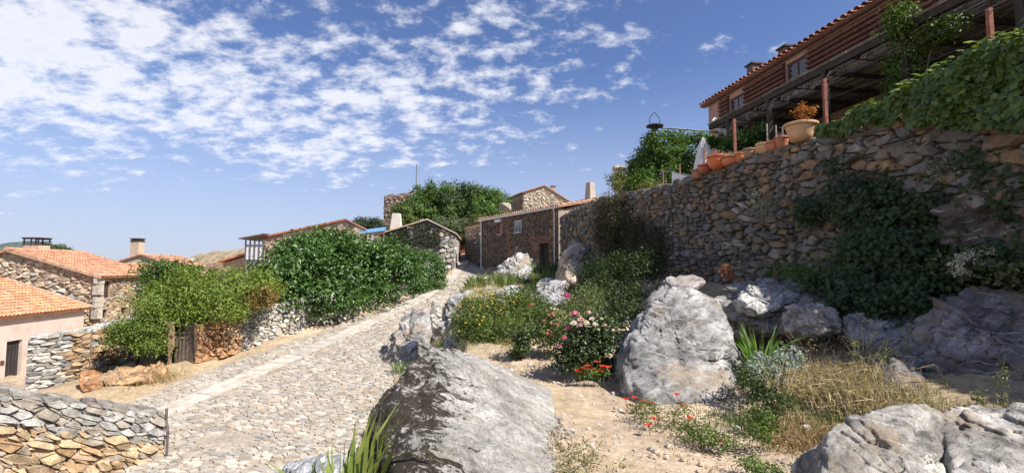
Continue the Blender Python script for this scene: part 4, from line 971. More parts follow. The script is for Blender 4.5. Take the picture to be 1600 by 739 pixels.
def upper_village():
    t = thing('house', 'tall pale stone house with two small windows on its shade-toned flank, high behind', 'house', (3, 60, 6))
    A, B = np.array((1.4, 60.0)), np.array((7.0, 60.0)); ln = 5.6; zl, zp, zr = 11.0, 11.85, 9.95; up = 2.65
    pal = lambda u, v, rng: pick(rng, [(.50, .42, .31), (.46, .37, .26), (.54, .47, .37)], .15)
    masonry(t, A, B, (4, 4), (zl, zr), (0, -1), .42, .26, .05, .02, pal, 131, 0, .1, 0, profile=(zp, [(-(zp - zl) / up, 1, zl), ((zp - zr) / (ln - up), 1, zp + (zp - zr) / (ln - up) * up)], [up]), core=.4, corecol=(.42, .35, .26), fine=False)
    C = np.array((-.85, 66.0)); hl = [(1.9, 2.9, 9.2, 10.3), (1.9, 2.9, 6.9, 7.6)]
    nn = np.array((-6.0, -2.25)); nn /= np.linalg.norm(nn); l2 = np.linalg.norm(A - C); U = (A - C) / l2
    masonry(t, C, A, (4, 4), (zl, zl), nn, .42, .24, .05, .02, lambda u, v, rng: pick(rng, BROWN, .15), 132, 0, .1, 0, holes=hl, core=.4, fine=False)  # flank stones toned darker: the shade on that side is in the colour
    for q in hl: window(t, np.array((C[0], C[1], 0)) + U3(U) * (q[0] + q[1]) / 2 + (0, 0, (q[2] + q[3]) / 2), U3(U), np.array((nn[0], nn[1], 0)), q[1] - q[0] - .03, q[3] - q[2] - .03, (.10, .08, .07), (.03, .03, .035), 1, .12)
    MB().prism([(1.6, 60.45, 4), (7, 60.45, 4), (7, 60.45, zr - .05), (4.05, 60.45, zp - .08), (1.6, 60.45, zl - .06)], (-2.2, 6, 0), (.40, .33, .25)).build('body', 'mortar', t)
    r = thing_part('roof', t)
    MB().box((1.25, 59.8, zl - .02), (2.8, 0, zp - zl + .04), (-2.35, 6.4, 0), (0, 0, .13), (.48, .22, .14)).build('roof_slope', 'tile', r); MB().box((4.053, 59.8, zp + .02), (3.1, 0, zr - zp - .06), (-2.35, 6.4, 0), (0, 0, .13), (.50, .30, .2)).build('roof_slope', 'tile', r)
    c = P(864, 302, 62); mb = MB(); mb.cbox((c[0], 62, c[2] - .2), .28, .28, 1.0, (.40, .3, .24)); mb.cbox((c[0], 62, c[2] + .86), .34, .34, .06, (.12, .08, .07)); mb.build('chimney', 'plaster', t)
    w = thing('ruined_tower', 'dark square ruined stone tower with broken top on the hill', 'tower', (-16.4, 70, 6))
    x0, x1 = P(600, 330, 70)[0], P(646, 330, 70)[0]; zt = P(620, 304, 70)[2]
    masonry(w, (x0, 70), (x1 - .3, 70), (2.5, 2.5), (zt - .5, zt + .1), (0, -1), .46, .28, .07, .02, lambda u, v, rng: pick(rng, [(.22, .16, .13), (.27, .20, .16), (.19, .15, .13)], .2), 133, 0, .12, 0, core=.6, fine=False, corecol=(.14, .1, .08))
    masonry(w, (x1 - .3, 70), (x1 + .4, 74), (2.5, 2.5), (zt + .1, zt - .2), (1, -.17), .46, .28, .07, .02, lambda u, v, rng: pick(rng, GREY, .2), 134, 0, .12, 0, core=.6, fine=False)
    masonry(w, (x0 + .2, 74), (x0, 70), (2.5, 2.5), (zt, zt - .5), (-1, 0), .46, .28, .07, .02, lambda u, v, rng: pick(rng, BROWN, .2), 135, 0, .12, 0, core=.6, fine=False)
    MB().box((x0 + .5, 70.6, 2.5), (x1 - x0 - 1.3, 0, 0), (0, 3.2, 0), (0, 0, zt - 3.6), (.2, .15, .12)).build('core', 'mortar', w)
    rng = random.Random(8); pcs = []
    for k in range(9):
        x = x0 + .2 + k * .48; s = rng.uniform(.15, .34); mb = MB(); mb.cbox((x, 70.25, zt - .5 + .6 * k / 9 + s * .5), .23, .26, s, pick(rng, [(.26, .19, .15), (.22, .16, .13)], .2)); mb.build('coping_stone', 'stone', w)
    f = thing('flag_pole', 'tall thin bare pole rising between the ruined tower and trees', 'pole', (P(650, 300, 63)[0], 63, 5.5))
    MB().tube([(P(650, 300, 63)[0], 63, 4.5), tuple(P(651, 257, 63))], [.10, .06], 6, (.16, .14, .13)).build('shaft', 'metal', f)
    w2 = thing('ruined_wall', 'fragment of ruined stone wall left of the tower', 'wall', (-19.5, 68, 5))
    a, b = P(584, 345, 68), P(601, 345, 68); masonry(w2, a[:2], b[:2], (3, 3), (a[2], b[2] + .3), (0, -1), .45, .28, .07, .02, lambda u, v, rng: pick(rng, [(.40, .31, .24), (.34, .27, .21)], .2), 136, 0, .1, 0, core=.5, fine=False)
upper_village()

# ------------------------------------------------------------------ the house above the terrace
F0 = np.array((9.06, 22.0, 0)); E = np.array((.16, -.987, 0)); E /= np.linalg.norm(E); ON = np.array((-.987, -.16, 0)); ON /= np.linalg.norm(ON)
def Hs(s, out, z): return F0 + E * s + ON * out + np.array((0, 0, z))
def terrace_house():
    t = thing('house', 'large terrace house with red tile eave, brown board cladding and reed pergola', 'house', (9.5, 16, 4.05))
    LN = 18.0
    hu = [(1.65, 2.57, 7.2, 8.80), (5.03, 5.98, 7.3, 8.9), (10.4, 11.4, 7.3, 8.85)]
    wall_core(t, Hs(0, 0, 0)[:2], Hs(LN, 0, 0)[:2], (6.62, 6.62), (9.2, 9.2), ON[:2], hu, .3, (.42, .25, .21), 'plaster', 'upper_wall')
    hl = [(7.2, 9.0, 4.05, 6.15), (10.6, 12.6, 4.05, 6.2), (13.4, 14.8, 4.05, 6.2), (4.2, 5.3, 4.9, 6.1)]
    wall_core(t, Hs(0, 0, 0)[:2], Hs(LN, 0, 0)[:2], (3.8, 3.8), (6.6, 6.6), ON[:2], hl, .3, (.32, .22, .17), 'plaster', 'lower_wall')
    MB().box(Hs(0, -.31, 3.8), E * LN, -ON * 6.5, (0, 0, 5.4), (.45, .31, .27)).build('body', 'plaster', t)
    for q in hu: window(t, Hs((q[0] + q[1]) / 2, 0, (q[2] + q[3]) / 2), E, ON, q[1] - q[0] - .02, q[3] - q[2] - .02, (.10, .06, .05), (.03, .035, .05), 1, .10, False)
    for q in hl: window(t, Hs((q[0] + q[1]) / 2, 0, (q[2] + q[3]) / 2), E, ON, q[1] - q[0] - .02, q[3] - q[2] - .02, (.10, .07, .05), (.012, .012, .014), 2, .2, False, .07, 'glazed_door')
    cl = (.155, .068, .052); rng = random.Random(4)
    for (a, b) in ((.9, 1.6), (2.62, 4.98), (6.03, 8.4), (8.42, 10.35), (11.45, 14.0), (14.02, 17.8)):
        MB().box(Hs(a, .002, 6.95), E * (b - a), ON * .02, (0, 0, 2.06), (.05, .024, .02)).build('gap_shade_panel', 'wood', t)  # dark panel added between boards; their gap shade is put into its colour
        for k in range(11):
            z0 = 7.08 + k * .175; V = []
            for s in (a, b):
                for (o_, dz) in ((.0, .0), (.05, .0), (.085, .025), (.092, .06), (.08, .09), (.04, .11), (.0, .11)): V.append(Hs(s, o_ + .023, z0 + dz))
            F = [(i, i + 1, 7 + i + 1, 7 + i) for i in range(6)] + [tuple(range(7))[::-1], tuple(range(7, 14))]
            obj('cladding_board', V, F, 'wood', t, np.array(cl) * rng.uniform(.8, 1.2))
    r = thing_part('roof', t); sl = math.radians(19); Vd = -ON * math.cos(sl) + np.array((0, 0, math.sin(sl)))
    roof_tiles(r, Hs(-.3, .24, 9.17), E, Vd, LN + .4, 4.2, (.26, .105, .07), .25, .42, 141, 120, r=.10)
    MB().box(Hs(-.25, .18, 9.06), E * (LN + .3), -ON * .2, (0, 0, .08), (.20, .12, .10)).build('soffit', 'wood', r)
    e = [Hs(0, .0, 9.15), Hs(0, -6.8, 9.15), Hs(0, -3.6, 10.45)]; MB().prism(e, E * LN, (.45, .31, .27)).build('gable', 'plaster', t)
    MB().box(Hs(-.3, -3.5, 10.6), E * (LN + .4), (-ON * 3.6 + np.array((0, 0, -1.35))), (0, 0, .1), (.4, .17, .11)).build('back_slope', 'tile', r)
    for (s, z) in ((1.2, 10.60), (3.2, 10.45)):
        ch = thing_part('chimney', t); c = Hs(s, -1.5, z - .45); rot = math.atan2(E[1], E[0])
        MB().cbox(c, .20, .20, .42, (.16, .11, .10), rot).build('stack', 'plaster', ch); MB().cbox(c + (0, 0, .47), .27, .27, .035, (.06, .05, .05), rot).build('cap', 'tile', ch)
    # pergola
    p = thing('pergola', 'dark timber pergola with reed matting in front of the terrace house', 'pergola', Hs(9, 2.85, 4.05))
    dk = (.045, .036, .032)
    MB().box(Hs(4.7, 2.78, 6.5), E * 12.5, ON * .12, (0, 0, .16), dk).build('front_beam', 'wood', p); MB().box(Hs(4.7, .05, 6.52), E * 12.5, ON * .08, (0, 0, .13), dk).build('wall_beam', 'wood', p)
    for s in (5.8, 7.75, 9.8, 11.9, 13.9, 15.9): MB().box(Hs(s - .06, 2.78, 4.0), E * .12, ON * .12, (0, 0, 2.5), dk).build('post', 'wood', p)
    for k in range(13):
        s = 4.8 + k * .95; MB().add(*slant(Hs(s, .15, 6.53), Hs(s, 2.775, 6.53), E * .07, .10), dk).build('rafter', 'wood', p)
    mb = MB(); rr = random.Random(6)                                # reed mat: thousands of thin canes with gaps
    o = .2
    while o < 2.98:
        s = 4.7
        while s < 17.2:
            ln = rr.uniform(.7, 1.5); z = 6.665 + rr.uniform(-.008, .015)
            if rr.random() < .93: mb.box(Hs(s, o + rr.uniform(-.01, .01), z), E * ln + ON * rr.uniform(-.05, .05) + np.array((0, 0, rr.uniform(-.02, .02))), ON * .022, (0, 0, .014), np.array((.27, .25, .22)) * rr.uniform(.5, 1.3))
            s += ln * rr.uniform(.85, 1.1)
        o += rr.uniform(.026, .05)
    ob = mb.build('reed_mat', 'wood', p); ob['kind'] = 'stuff'
    MB().add(*slant(Hs(4.75, .03, 6.70), Hs(4.75, 1.75, 6.70), E * 12.4, .03), (.05, .045, .04)).build('shade_sheet', 'wood', p)  # sheet added above the mat to keep skylight from leaking through
    # terrace railing: rusty posts and wires along the wall top
    q = thing('railing', 'rusty iron railing posts with thin wires along the terrace edge', 'railing', (6, 9.6, 4.1))
    pts = []
    for (px, py, Y) in ((1545, 14, 7.0), (1288, 124, 9.6), (1147, 186, 11.9)):
        a = P(px, py, Y); pts.append(a); MB().box((a[0] - .03, a[1] - .03, 4.0), (.06, 0, 0), (0, .06, 0), (0, 0, a[2] - 4.0), (.26, .10, .07)).build('post', 'rust', q)
    pts.insert(0, pts[0] + (pts[0] - pts[1])); 
    pts = pts[:4]
    for dz in (.05, .42, .8):
        for i in range(2): MB().tube([pts[i] - (0, 0, dz), (pts[i] + pts[i + 1]) / 2 - (0, 0, dz + .03), pts[i + 1] - (0, 0, dz)], .006, 5, (.04, .035, .035)).build('wire', 'metal', q)
    for k, (px, Y) in enumerate(((1198, 10.9), (1212, 10.7), (1222, 10.5))):
        a = P(px, 192, Y); MB().tube([(a[0], a[1], 4.1), (a[0], a[1], 4.9 - .1 * k)], .02, 6, (.32, .28, .25)).build('stake', 'rust', q)
def slant(a, b, w, hgt):
    a, b, w = np.asarray(a), np.asarray(b), np.asarray(w); z = np.array((0, 0, hgt))
    V = [a, b, b + w, a + w, a + z, b + z, b + w + z, a + w + z]
    return V, [(0, 3, 2, 1), (4, 5, 6, 7), (0, 1, 5, 4), (1, 2, 6, 5), (2, 3, 7, 6), (3, 0, 4, 7)]
terrace_house()

def pot(c, r, hgt, col, label, kind='round', group='terracotta pots on the terrace wall', plant=None, seed=0, tilt=0):
    t = thing('plant_pot', label, 'pot', c, group); c = np.asarray(c, float)
    prof = {'round': [(.55, 0), (.80, .18), (.98, .45), (1.0, .66), (.92, .82), (.90, .86)], 'cone': [(.62, 0), (.72, .3), (.85, .62), (.93, .84)], 'low': [(.8, 0), (.9, .4), (.95, .82)]}[kind]
    MB().lathe(c, [(a * r, b * hgt) for a, b in prof], 22, col).build('body', 'terracotta', t, True)
    MB().lathe(c, [(r * .93, hgt * .84), (r * 1.06, hgt * .86), (r * 1.07, hgt * .97), (r * 1.0, hgt), (r * .9, hgt), (r * .88, hgt * .9)], 22, np.array(col) * 1.05).build('rim', 'terracotta', t)
    MB().lathe(c, [(r * .1, hgt * .91), (r * .885, hgt * .92), (r * .885, hgt * .94), (r * .05, hgt * .95)], 14, (.12, .08, .05)).build('soil', 'mortar', t)
    if plant: plant(t, c + (0, 0, hgt * .95), r, seed)
    return t
def pl_grey(t, c, r, seed): crown('foliage', t, [(c + (0, 0, .02), (r * .95, r * .95, r * .42))], 26, 16, r * .16, r * .16, (.36, .33, .28), (.30, .22, .18), seed, .2, 0)
def pl_dry(t, c, r, seed):
    tips = [c + np.array((RNG(seed + k).uniform(-.12, .22), RNG(seed + k).uniform(-.12, .12), RNG(seed + k + 50).uniform(.22, .38))) for k in range(7)]
    branches('stems', t, c + (.08, 0, -.03), tips, .010, seed, (.30, .14, .07))
    crown('foliage', t, [(c + (.09, 0, .24), (.20, .16, .20))], 34, 9, .04, .065, (.48, .20, .05), (.40, .13, .03), seed, .1, 0)
def pl_cact(t, c, r, seed): crown('foliage', t, [(c, (r * .8, r * .8, r * .35))], 12, 14, r * .18, r * .2, (.24, .26, .17), (.40, .32, .24), seed, .2, 0)
def pots():
    tw = 4.20
    def at(px, Y, z=tw): q = P(px, 230, Y); return (q[0], q[1], z)
    pot(at(1252, 9.75, 4.19), .30, .36, (.55, .33, .18), 'largest tan bowl planter with a dry orange shrub on the terrace wall', 'cone', plant=pl_dry, seed=501)
    pot(at(1222, 10.35, 4.18), .15, .26, (.42, .16, .09), 'brown flowerpot tucked against the largest tan planter', 'cone', seed=502)
    pot(at(1209, 10.6, 4.18), .155, .22, (.46, .18, .10), 'orange brown bowl pot next to the tan round pot', 'round', plant=pl_cact, seed=503)
    pot(at(1193, 10.8, 4.18), .165, .22, (.56, .35, .18), 'tan round pot with a small succulent', 'round', plant=pl_cact, seed=504)
    pot(at(1171, 11.15, 4.17), .15, .20, (.36, .22, .15), 'dull brown stone trough pot between tan pot and orange pots', 'low', plant=pl_cact, seed=505)
    pot(at(1156, 11.5, 4.15), .13, .20, (.55, .19, .09), 'small orange pot with pale succulents beside the long bowl', 'round', plant=pl_grey, seed=506)
    pot(at(1141, 11.7, 4.12), .22, .20, (.58, .20, .09), 'low orange bowl with pale succulents', 'low', plant=pl_grey, seed=507)
    pot(at(1121, 12.1, 4.10), .25, .34, (.62, .17, .07), 'bright orange round pot with greyish dry plant', 'round', plant=pl_grey, seed=508)
    pot(at(1100, 12.45, 4.08), .17, .20, (.42, .13, .08), 'dark red bowl in front of the closed parasol', 'low', seed=509)
    pot(at(1089, 12.75, 3.98), .17, .24, (.33, .17, .12), 'dark brown pot at the end of the row by the white cloth', 'low', seed=510)
pots()

def terrace_things():
    # closed parasol
    c = P(1101, 300, 16.3); z0, z1 = 4.05, P(1101, 216, 16.3)[2]
    t = thing('parasol', 'closed white garden parasol on the terrace', 'parasol', (c[0], c[1], z0))
    MB().tube([(c[0], c[1], z0), (c[0], c[1], z1 + .04)], .025, 7, (.35, .28, .22)).build('pole', 'wood', t); MB().cbox((c[0], c[1], z0 + .05), .25, .25, .05, (.3, .3, .3)).build('base', 'metal', t)
    V, n = [], 24; prof = [(.05, z1), (.13, z1 - .25), (.22, z1 - .7), (.30, z1 - 1.15), (.33, z1 - 1.4)]
    for (r, z) in prof:
        for k in range(n): g = 2 * math.pi * k / n; rr = r * (1 + .22 * (k % 2) * (z < z1 - .1)); V.append((c[0] + rr * math.cos(g), c[1] + rr * math.sin(g), z + .05 * math.sin(3 * g) * (z < z1 - 1.2)))
    F = [(i * n + k, i * n + (k + 1) % n, (i + 1) * n + (k + 1) % n, (i + 1) * n + k) for i in range(4) for k in range(n)] + [tuple(range(n)), tuple(range(4 * n, 5 * n))[::-1]]
    obj('canopy', V, F, 'cloth', t, np.array((.74, .72, .68)))
    # white cloth on a rail
    t = thing('white_cloth', 'white cloth hanging over a wire between two rusty stakes at the wall end', 'cloth', (4.7, 13.9, 4.0))
    a, b = P(1050, 269, 14.2), P(1087, 276, 13.4); V = []; nx, nz = 16, 8
    for i in range(nx + 1):
        for j in range(nz + 1):
            q = a + (b - a) * i / nx; V.append((q[0] + .03 * math.sin(i * 1.1) * j / nz, q[1] + .04 * math.cos(i * .8) * j / nz, q[2] - .55 * j / nz - .02 * math.sin(math.pi * i / nx)))
    F = [(i * (nz + 1) + j, (i + 1) * (nz + 1) + j, (i + 1) * (nz + 1) + j + 1, i * (nz + 1) + j + 1) for i in range(nx) for j in range(nz)]
    o = obj('sheet', V, F, 'cloth', t, np.array((.76, .75, .73)), smooth=True); m = o.modifiers.new('thick', 'SOLIDIFY'); m.thickness = .008
    for (px, py, Y) in ((1036, 268, 14.6), (1062, 256, 14.0), (1100, 232, 13.1)):
        q = P(px, py, Y); MB().tube([(q[0], q[1], 3.6), tuple(q)], .025, 6, (.25, .13, .09)).build('stake', 'rust', t)
    MB().tube([P(1030, 266, 14.9), a + (0, 0, .01), b + (0, 0, .01), P(1104, 262, 13.0)], .007, 5, (.3, .3, .3)).build('wire', 'metal', t)
    # iron arbour with finial
    t = thing('arbour', 'iron arbour frame with flat plate and wrought arch finial carrying the vine', 'arbour', (5.3, 18, 4.05)); bk = (.035, .032, .035)
    c = P(1023, 199, 18); far = P(983, 268, 25.5); rt = P(1135, 208, 18.9)
    MB().tube([c, far], .035, 7, bk).build('side_rail', 'metal', t); MB().tube([c, rt], .03, 7, bk).build('front_rail', 'metal', t)
    for q in (c, far, rt): MB().tube([(q[0], q[1], 3.6), tuple(q)], .035, 7, bk).build('post', 'metal', t)
    for f in (.3, .5, .7, .85): q = c + (far - c) * f; MB().tube([q, q - (0, 0, .9)], .02, 6, bk).build('baluster', 'metal', t)
    for f in (.35, .72): q = c + (rt - c) * f; MB().tube([q, q - (0, 0, .25)], .015, 6, bk).build('baluster', 'metal', t)
    MB().lathe(c, [(.08, -.14), (.16, -.04), (.32, .02), (.32, .06), (.05, .07)], 16, bk).build('plate', 'metal', t)
    u = np.array((.97, .2, 0)); z = np.array((0, 0, 1.0)); g = [(-.23, .05), (-.23, .22), (-.26, .26), (-.24, .34), (-.12, .46), (0, .58), (.12, .46), (.24, .34), (.26, .26), (.23, .22), (.23, .05)]
    MB().tube([c + u * x * .85 + z * y for x, y in g], .014, 6, bk).build('finial', 'metal', t)
    t = thing('stone_post', 'small capped stone gatepost at the head of the steps by the vine', 'post', (P(968, 285, 24)[0], 24, 4))
    q = P(968, 285, 24); MB().cbox((q[0], 24, q[2] - .5), .22, .22, 1.2, (.44, .34, .25)).build('shaft', 'stone', t); MB().cbox((q[0], 24, q[2] + .74), .30, .30, .06, (.55, .47, .38)).build('cap', 'stone', t)
    t = thing('garden_wall', 'sloping grey plastered parapet behind the terrace vine', 'wall', (5.6, 21, 4))
    a, b = P(1010, 240, 19.0), P(978, 287, 24.5); MB().prism([(a[0], a[1], 3.9), (b[0], b[1], 3.9), tuple(b), tuple(a)], (.3, .1, 0), (.44, .38, .36)).build('panel', 'plaster', t)
    # white heron-like garden ornament on the arbour rail
    t = thing('bird_ornament', 'white carved bird ornament with fanned tail on the arbour rail', 'ornament', P(1123, 205, 18.6)); c = P(1123, 200, 18.6); wh = (.74, .74, .72)
    MB().tube([c + (.10, 0, -.22), c + (.0, 0, 0), c + (-.14, 0, .16), c + (-.22, 0, .30), c + (-.14, 0, .36), c + (-.05, 0, .33)], [.05, .09, .06, .045, .05, .02], 8, wh).build('body', 'cloth', t, True)
    mb = MB()
    for k in range(6): mb.tube([c + (.02, 0, -.02), c + (.25 + .04 * k, .05 * k - .1, .02 - .08 * k), c + (.48, .06 * k - .12, -.10 - .09 * k)], [.03, .025, .01], 6, wh)
    mb.build('tail', 'cloth', t, True)
terrace_things()

# ------------------------------------------------------------------ rocks of the garden and street edge
def rocks():
    g = 'grey rock outcrops'
    rock('boulder', [P(690, 528, 5.0), P(655, 540, 4.75), P(618, 575, 4.5), P(585, 625, 4.3), P(562, 670, 4.2), P(760, 558, 5.7), P(890, 618, 6.5), P(895, 690, 4.8), (.78, 3.5, -.34), P(690, 690, 3.6), P(620, 742, 3.4),
                     (-1.75, 4.1, -1.3), (-1.7, 5.6, -1.2), (-.6, 6.4, -.6), (.6, 6.6, -.4), (.8, 3.2, -.7), (-.9, 3.1, -1.0), (-.6, 5.9, .45)], 1,
         'large sloping boulder with black lichen on its street side, in the middle of the foreground', detail=7, amp=.016, frac=.007, mat='lichen_rock', col=(.47, .45, .415), p=34, bed=(.62, .1, .78), bamp=.018, crack=.022, bf=10, fscale=2.2, facets=0)
    rock('boulder', [P(983, 484, 6.7), P(1000, 462, 7.0), P(1050, 446, 7.4), P(1105, 432, 7.7), P(1135, 455, 7.3), P(1142, 520, 6.6), P(1148, 590, 6.0), P(1140, 645, 5.65), P(1060, 655, 5.45), P(1000, 625, 5.7), P(962, 592, 6.0), P(962, 535, 6.4),
                     (1.4, 8.2, -.2), (3.4, 8.3, .2), (2.9, 5.9, -.3), (1.5, 5.7, -.3)], 2, 'big rounded grey boulder beside the pink rose bush', detail=7, amp=.05, col=(.29, .285, .275), p=16, crack=.03, bamp=.022, frac=.022, facets=14)
    rock('boulder', [P(1248, 725, 3.15), P(1288, 662, 3.1), P(1320, 640, 3.2), P(1375, 628, 3.5), P(1450, 622, 3.7), P(1480, 636, 3.5), P(1475, 700, 3.0), P(1470, 780, 2.7), P(1300, 790, 2.7), P(1252, 770, 2.9), (2.0, 4.0, -.2), (3.2, 4.1, -.2), (1.6, 2.7, -.3), (2.3, 2.5, -.3)], 3,
         'pale cracked rock in the bottom corner, the part with the rounded nose', detail=7, amp=.035, col=(.37, .35, .315), crack=.045, bamp=.022, frac=.022, fmin=.93)
    rock('boulder', [P(1448, 645, 3.5), P(1480, 625, 3.7), P(1560, 621, 3.75), P(1660, 630, 3.7), P(1760, 660, 3.5), P(1470, 690, 3.1), P(1600, 700, 3.0), P(1750, 740, 2.9), P(1480, 790, 2.75), (3.1, 4.2, -.2), (4.7, 4.1, -.2), (4.2, 2.6, -.3)], 4,
         'pale cracked rock at the bottom edge, right of the deep cleft', detail=7, amp=.035, col=(.37, .35, .315), crack=.05, bamp=.022, frac=.022, fmin=.93)
    rock('boulder', [P(1466, 715, 2.9), P(1530, 700, 2.95), P(1600, 706, 2.9), P(1620, 790, 2.6), P(1470, 790, 2.6), (2.5, 3.0, -.2), (3.4, 3.0, -.2)], 5, 'small grey rock wedged below the cleft in the bottom corner', detail=6, amp=.06, col=(.44, .42, .40))
    # shaded ledges below the creeper
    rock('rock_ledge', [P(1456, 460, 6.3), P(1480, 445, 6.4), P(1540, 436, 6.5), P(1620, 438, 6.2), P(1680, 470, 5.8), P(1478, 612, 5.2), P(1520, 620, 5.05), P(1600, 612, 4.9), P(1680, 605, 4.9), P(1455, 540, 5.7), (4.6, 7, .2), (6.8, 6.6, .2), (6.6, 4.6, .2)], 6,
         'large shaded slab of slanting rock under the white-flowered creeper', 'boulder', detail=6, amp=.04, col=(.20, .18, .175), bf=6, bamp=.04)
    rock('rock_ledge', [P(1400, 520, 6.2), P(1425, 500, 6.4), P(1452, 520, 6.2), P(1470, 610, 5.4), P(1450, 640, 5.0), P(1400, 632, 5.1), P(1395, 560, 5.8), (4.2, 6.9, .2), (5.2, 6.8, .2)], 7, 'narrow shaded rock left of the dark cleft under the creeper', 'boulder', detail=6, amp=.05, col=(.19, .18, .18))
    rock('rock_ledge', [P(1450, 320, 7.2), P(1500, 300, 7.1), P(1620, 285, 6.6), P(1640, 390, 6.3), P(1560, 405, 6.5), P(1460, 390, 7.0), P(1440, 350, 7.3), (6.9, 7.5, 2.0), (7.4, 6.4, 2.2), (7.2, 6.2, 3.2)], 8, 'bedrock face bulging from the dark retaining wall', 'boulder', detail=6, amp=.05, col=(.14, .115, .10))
    rock('rock_ledge', [P(1105, 452, 8.4), P(1160, 430, 9.4), P(1240, 424, 9.3), P(1310, 432, 8.8), P(1345, 470, 7.9), P(1310, 522, 7.1), P(1210, 525, 7.0), P(1140, 505, 7.4), (2.8, 9.6, .3), (5.6, 9, .6), (5.0, 7.4, .3)], 50, 'broken grey bedrock ledge at the sunny foot of the retaining wall', 'rock', detail=7, amp=.05, col=(.30, .28, .255), frac=.05)
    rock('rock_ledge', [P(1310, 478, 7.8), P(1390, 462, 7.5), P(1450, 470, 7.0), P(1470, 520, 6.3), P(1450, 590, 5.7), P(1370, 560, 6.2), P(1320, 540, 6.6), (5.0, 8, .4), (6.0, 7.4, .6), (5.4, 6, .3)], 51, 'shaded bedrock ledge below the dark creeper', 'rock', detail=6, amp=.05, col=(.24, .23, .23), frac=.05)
    rock('boulder', [P(1152, 455, 7.6), P(1190, 436, 8.0), P(1235, 446, 7.8), P(1240, 475, 7.4), P(1190, 492, 7.2), P(1152, 480, 7.4), (3.6, 8.4, .6), (4.5, 8.4, .6)], 9, 'flat-topped sunlit rock at the foot of the retaining wall', detail=6, amp=.06, col=(.44, .43, .41))
    rock('boulder', [P(1232, 476, 7.2), P(1270, 462, 7.4), P(1318, 478, 7.2), P(1325, 520, 6.8), P(1280, 530, 6.6), P(1235, 515, 6.8), (4.1, 7.9, .5), (5.0, 7.8, .5)], 10, 'crumbling pinkish rock behind the dry grass', detail=6, amp=.08, col=(.42, .36, .31))
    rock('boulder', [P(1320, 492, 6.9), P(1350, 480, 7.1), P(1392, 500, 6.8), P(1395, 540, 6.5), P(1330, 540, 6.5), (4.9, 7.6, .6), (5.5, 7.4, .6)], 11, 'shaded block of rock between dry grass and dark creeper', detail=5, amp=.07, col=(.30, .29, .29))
    # bank between garden and street
    rock('boulder', [P(604, 528, 16.0), P(622, 498, 16.5), P(650, 478, 17.0), P(672, 470, 17), P(676, 530, 15.2), P(630, 545, 15.0), (-4.7, 16, -2.2), (-4.2, 15, -2.2), (-2.0, 14.8, -1.6), (-2.4, 17.5, .2), (-4.4, 17.8, -1.8), (-2.2, 17.8, -1.2)], 12, 'grey rock at the street edge left of the upright stone', detail=6, amp=.06, col=(.31, .30, .285))
    rock('boulder', [P(690, 478, 16.0), P(700, 455, 16.5), P(735, 447, 16.8), P(762, 462, 16.4), P(760, 500, 15.6), P(700, 520, 15.0), (-2.8, 17.6, -1.2), (-2.8, 15, -1.4), (-.6, 15.4, -.6), (-.8, 17.5, .0)], 13, 'blue-grey rock right of the upright stone above the yellow flowers', detail=6, amp=.07, col=(.32, .325, .33))
    rock('standing_stone', [P(672, 470, 14.6), P(680, 461, 14.6), P(690, 466, 14.7), P(692, 512, 14.4), P(672, 514, 14.4), P(690, 470, 15.0), P(674, 515, 14.9), P(676, 530, 14.5), P(692, 530, 14.6)], 14, 'upright pointed stone beside the street', 'boulder', detail=5, amp=.04, col=(.46, .43, .38))
    rock('boulder', [P(770, 424, 24), P(788, 405, 24.5), P(812, 388, 25), P(830, 392, 25), P(836, 415, 24), P(800, 432, 23), (-1.2, 26, .8), (1.2, 26, .8), (.6, 23, .6)], 15, 'jagged pale rock in front of the brown house', detail=6, amp=.08, col=(.34, .33, .31))
    rock('boulder', [P(806, 428, 21), P(822, 410, 21.5), P(838, 412, 21.5), P(840, 432, 20.5), P(815, 438, 20.5), (.2, 22, .8), (1.1, 22, .8)], 16, 'small rounded white rock below the jagged rock', detail=5, amp=.05, col=(.54, .52, .48))
    rock('boulder', [P(872, 420, 17), P(880, 385, 17.5), P(905, 374, 18), P(918, 380, 17.5), P(915, 430, 16), P(885, 452, 15.2), (1.6, 18.5, 1.0), (2.8, 18.2, 1.0)], 17, 'orange-stained rock under the dark corner of the retaining wall', detail=6, amp=.07, col=(.44, .36, .28))
    rock('boulder', [P(836, 470, 13.5), P(850, 445, 14), P(878, 432, 14.5), P(892, 440, 14), P(880, 478, 13), P(842, 485, 13), (.6, 14.6, .5), (1.6, 14.6, .6)], 18, 'slanted dark grey rock behind the yellow-flowered bush', detail=6, amp=.06, col=(.33, .33, .33))
    rock('boulder', [P(775, 455, 15.4), P(790, 442, 15.7), P(812, 444, 15.6), P(818, 462, 15.2), P(778, 470, 15), (-.5, 16.2, .5), (.4, 16.2, .5)], 19, 'small lichened rock just above the yellow-flowered bush', detail=5, amp=.06, col=(.36, .36, .35))
    rock('boulder', [P(420, 742, 7.4), P(455, 712, 7.6), P(500, 700, 7.4), P(530, 715, 6.9), P(500, 752, 6.6), (-3.4, 7.9, -2.2), (-2.2, 7.6, -1.6), (-2.4, 6.4, -1.8)], 20, 'low bluish rock by the iris leaves at the bottom edge', detail=6, amp=.07, col=(.40, .41, .43))
    rock('boulder', [P(1020, 470, 8.6), P(1050, 430, 9.5), P(1090, 425, 9.6), P(1110, 440, 9), P(1000, 480, 8.4), (2.6, 10.2, .8), (3.6, 10.0, .9)], 21, 'shadowed ledge behind the big rounded boulder', detail=5, amp=.08, col=(.30, .28, .27))
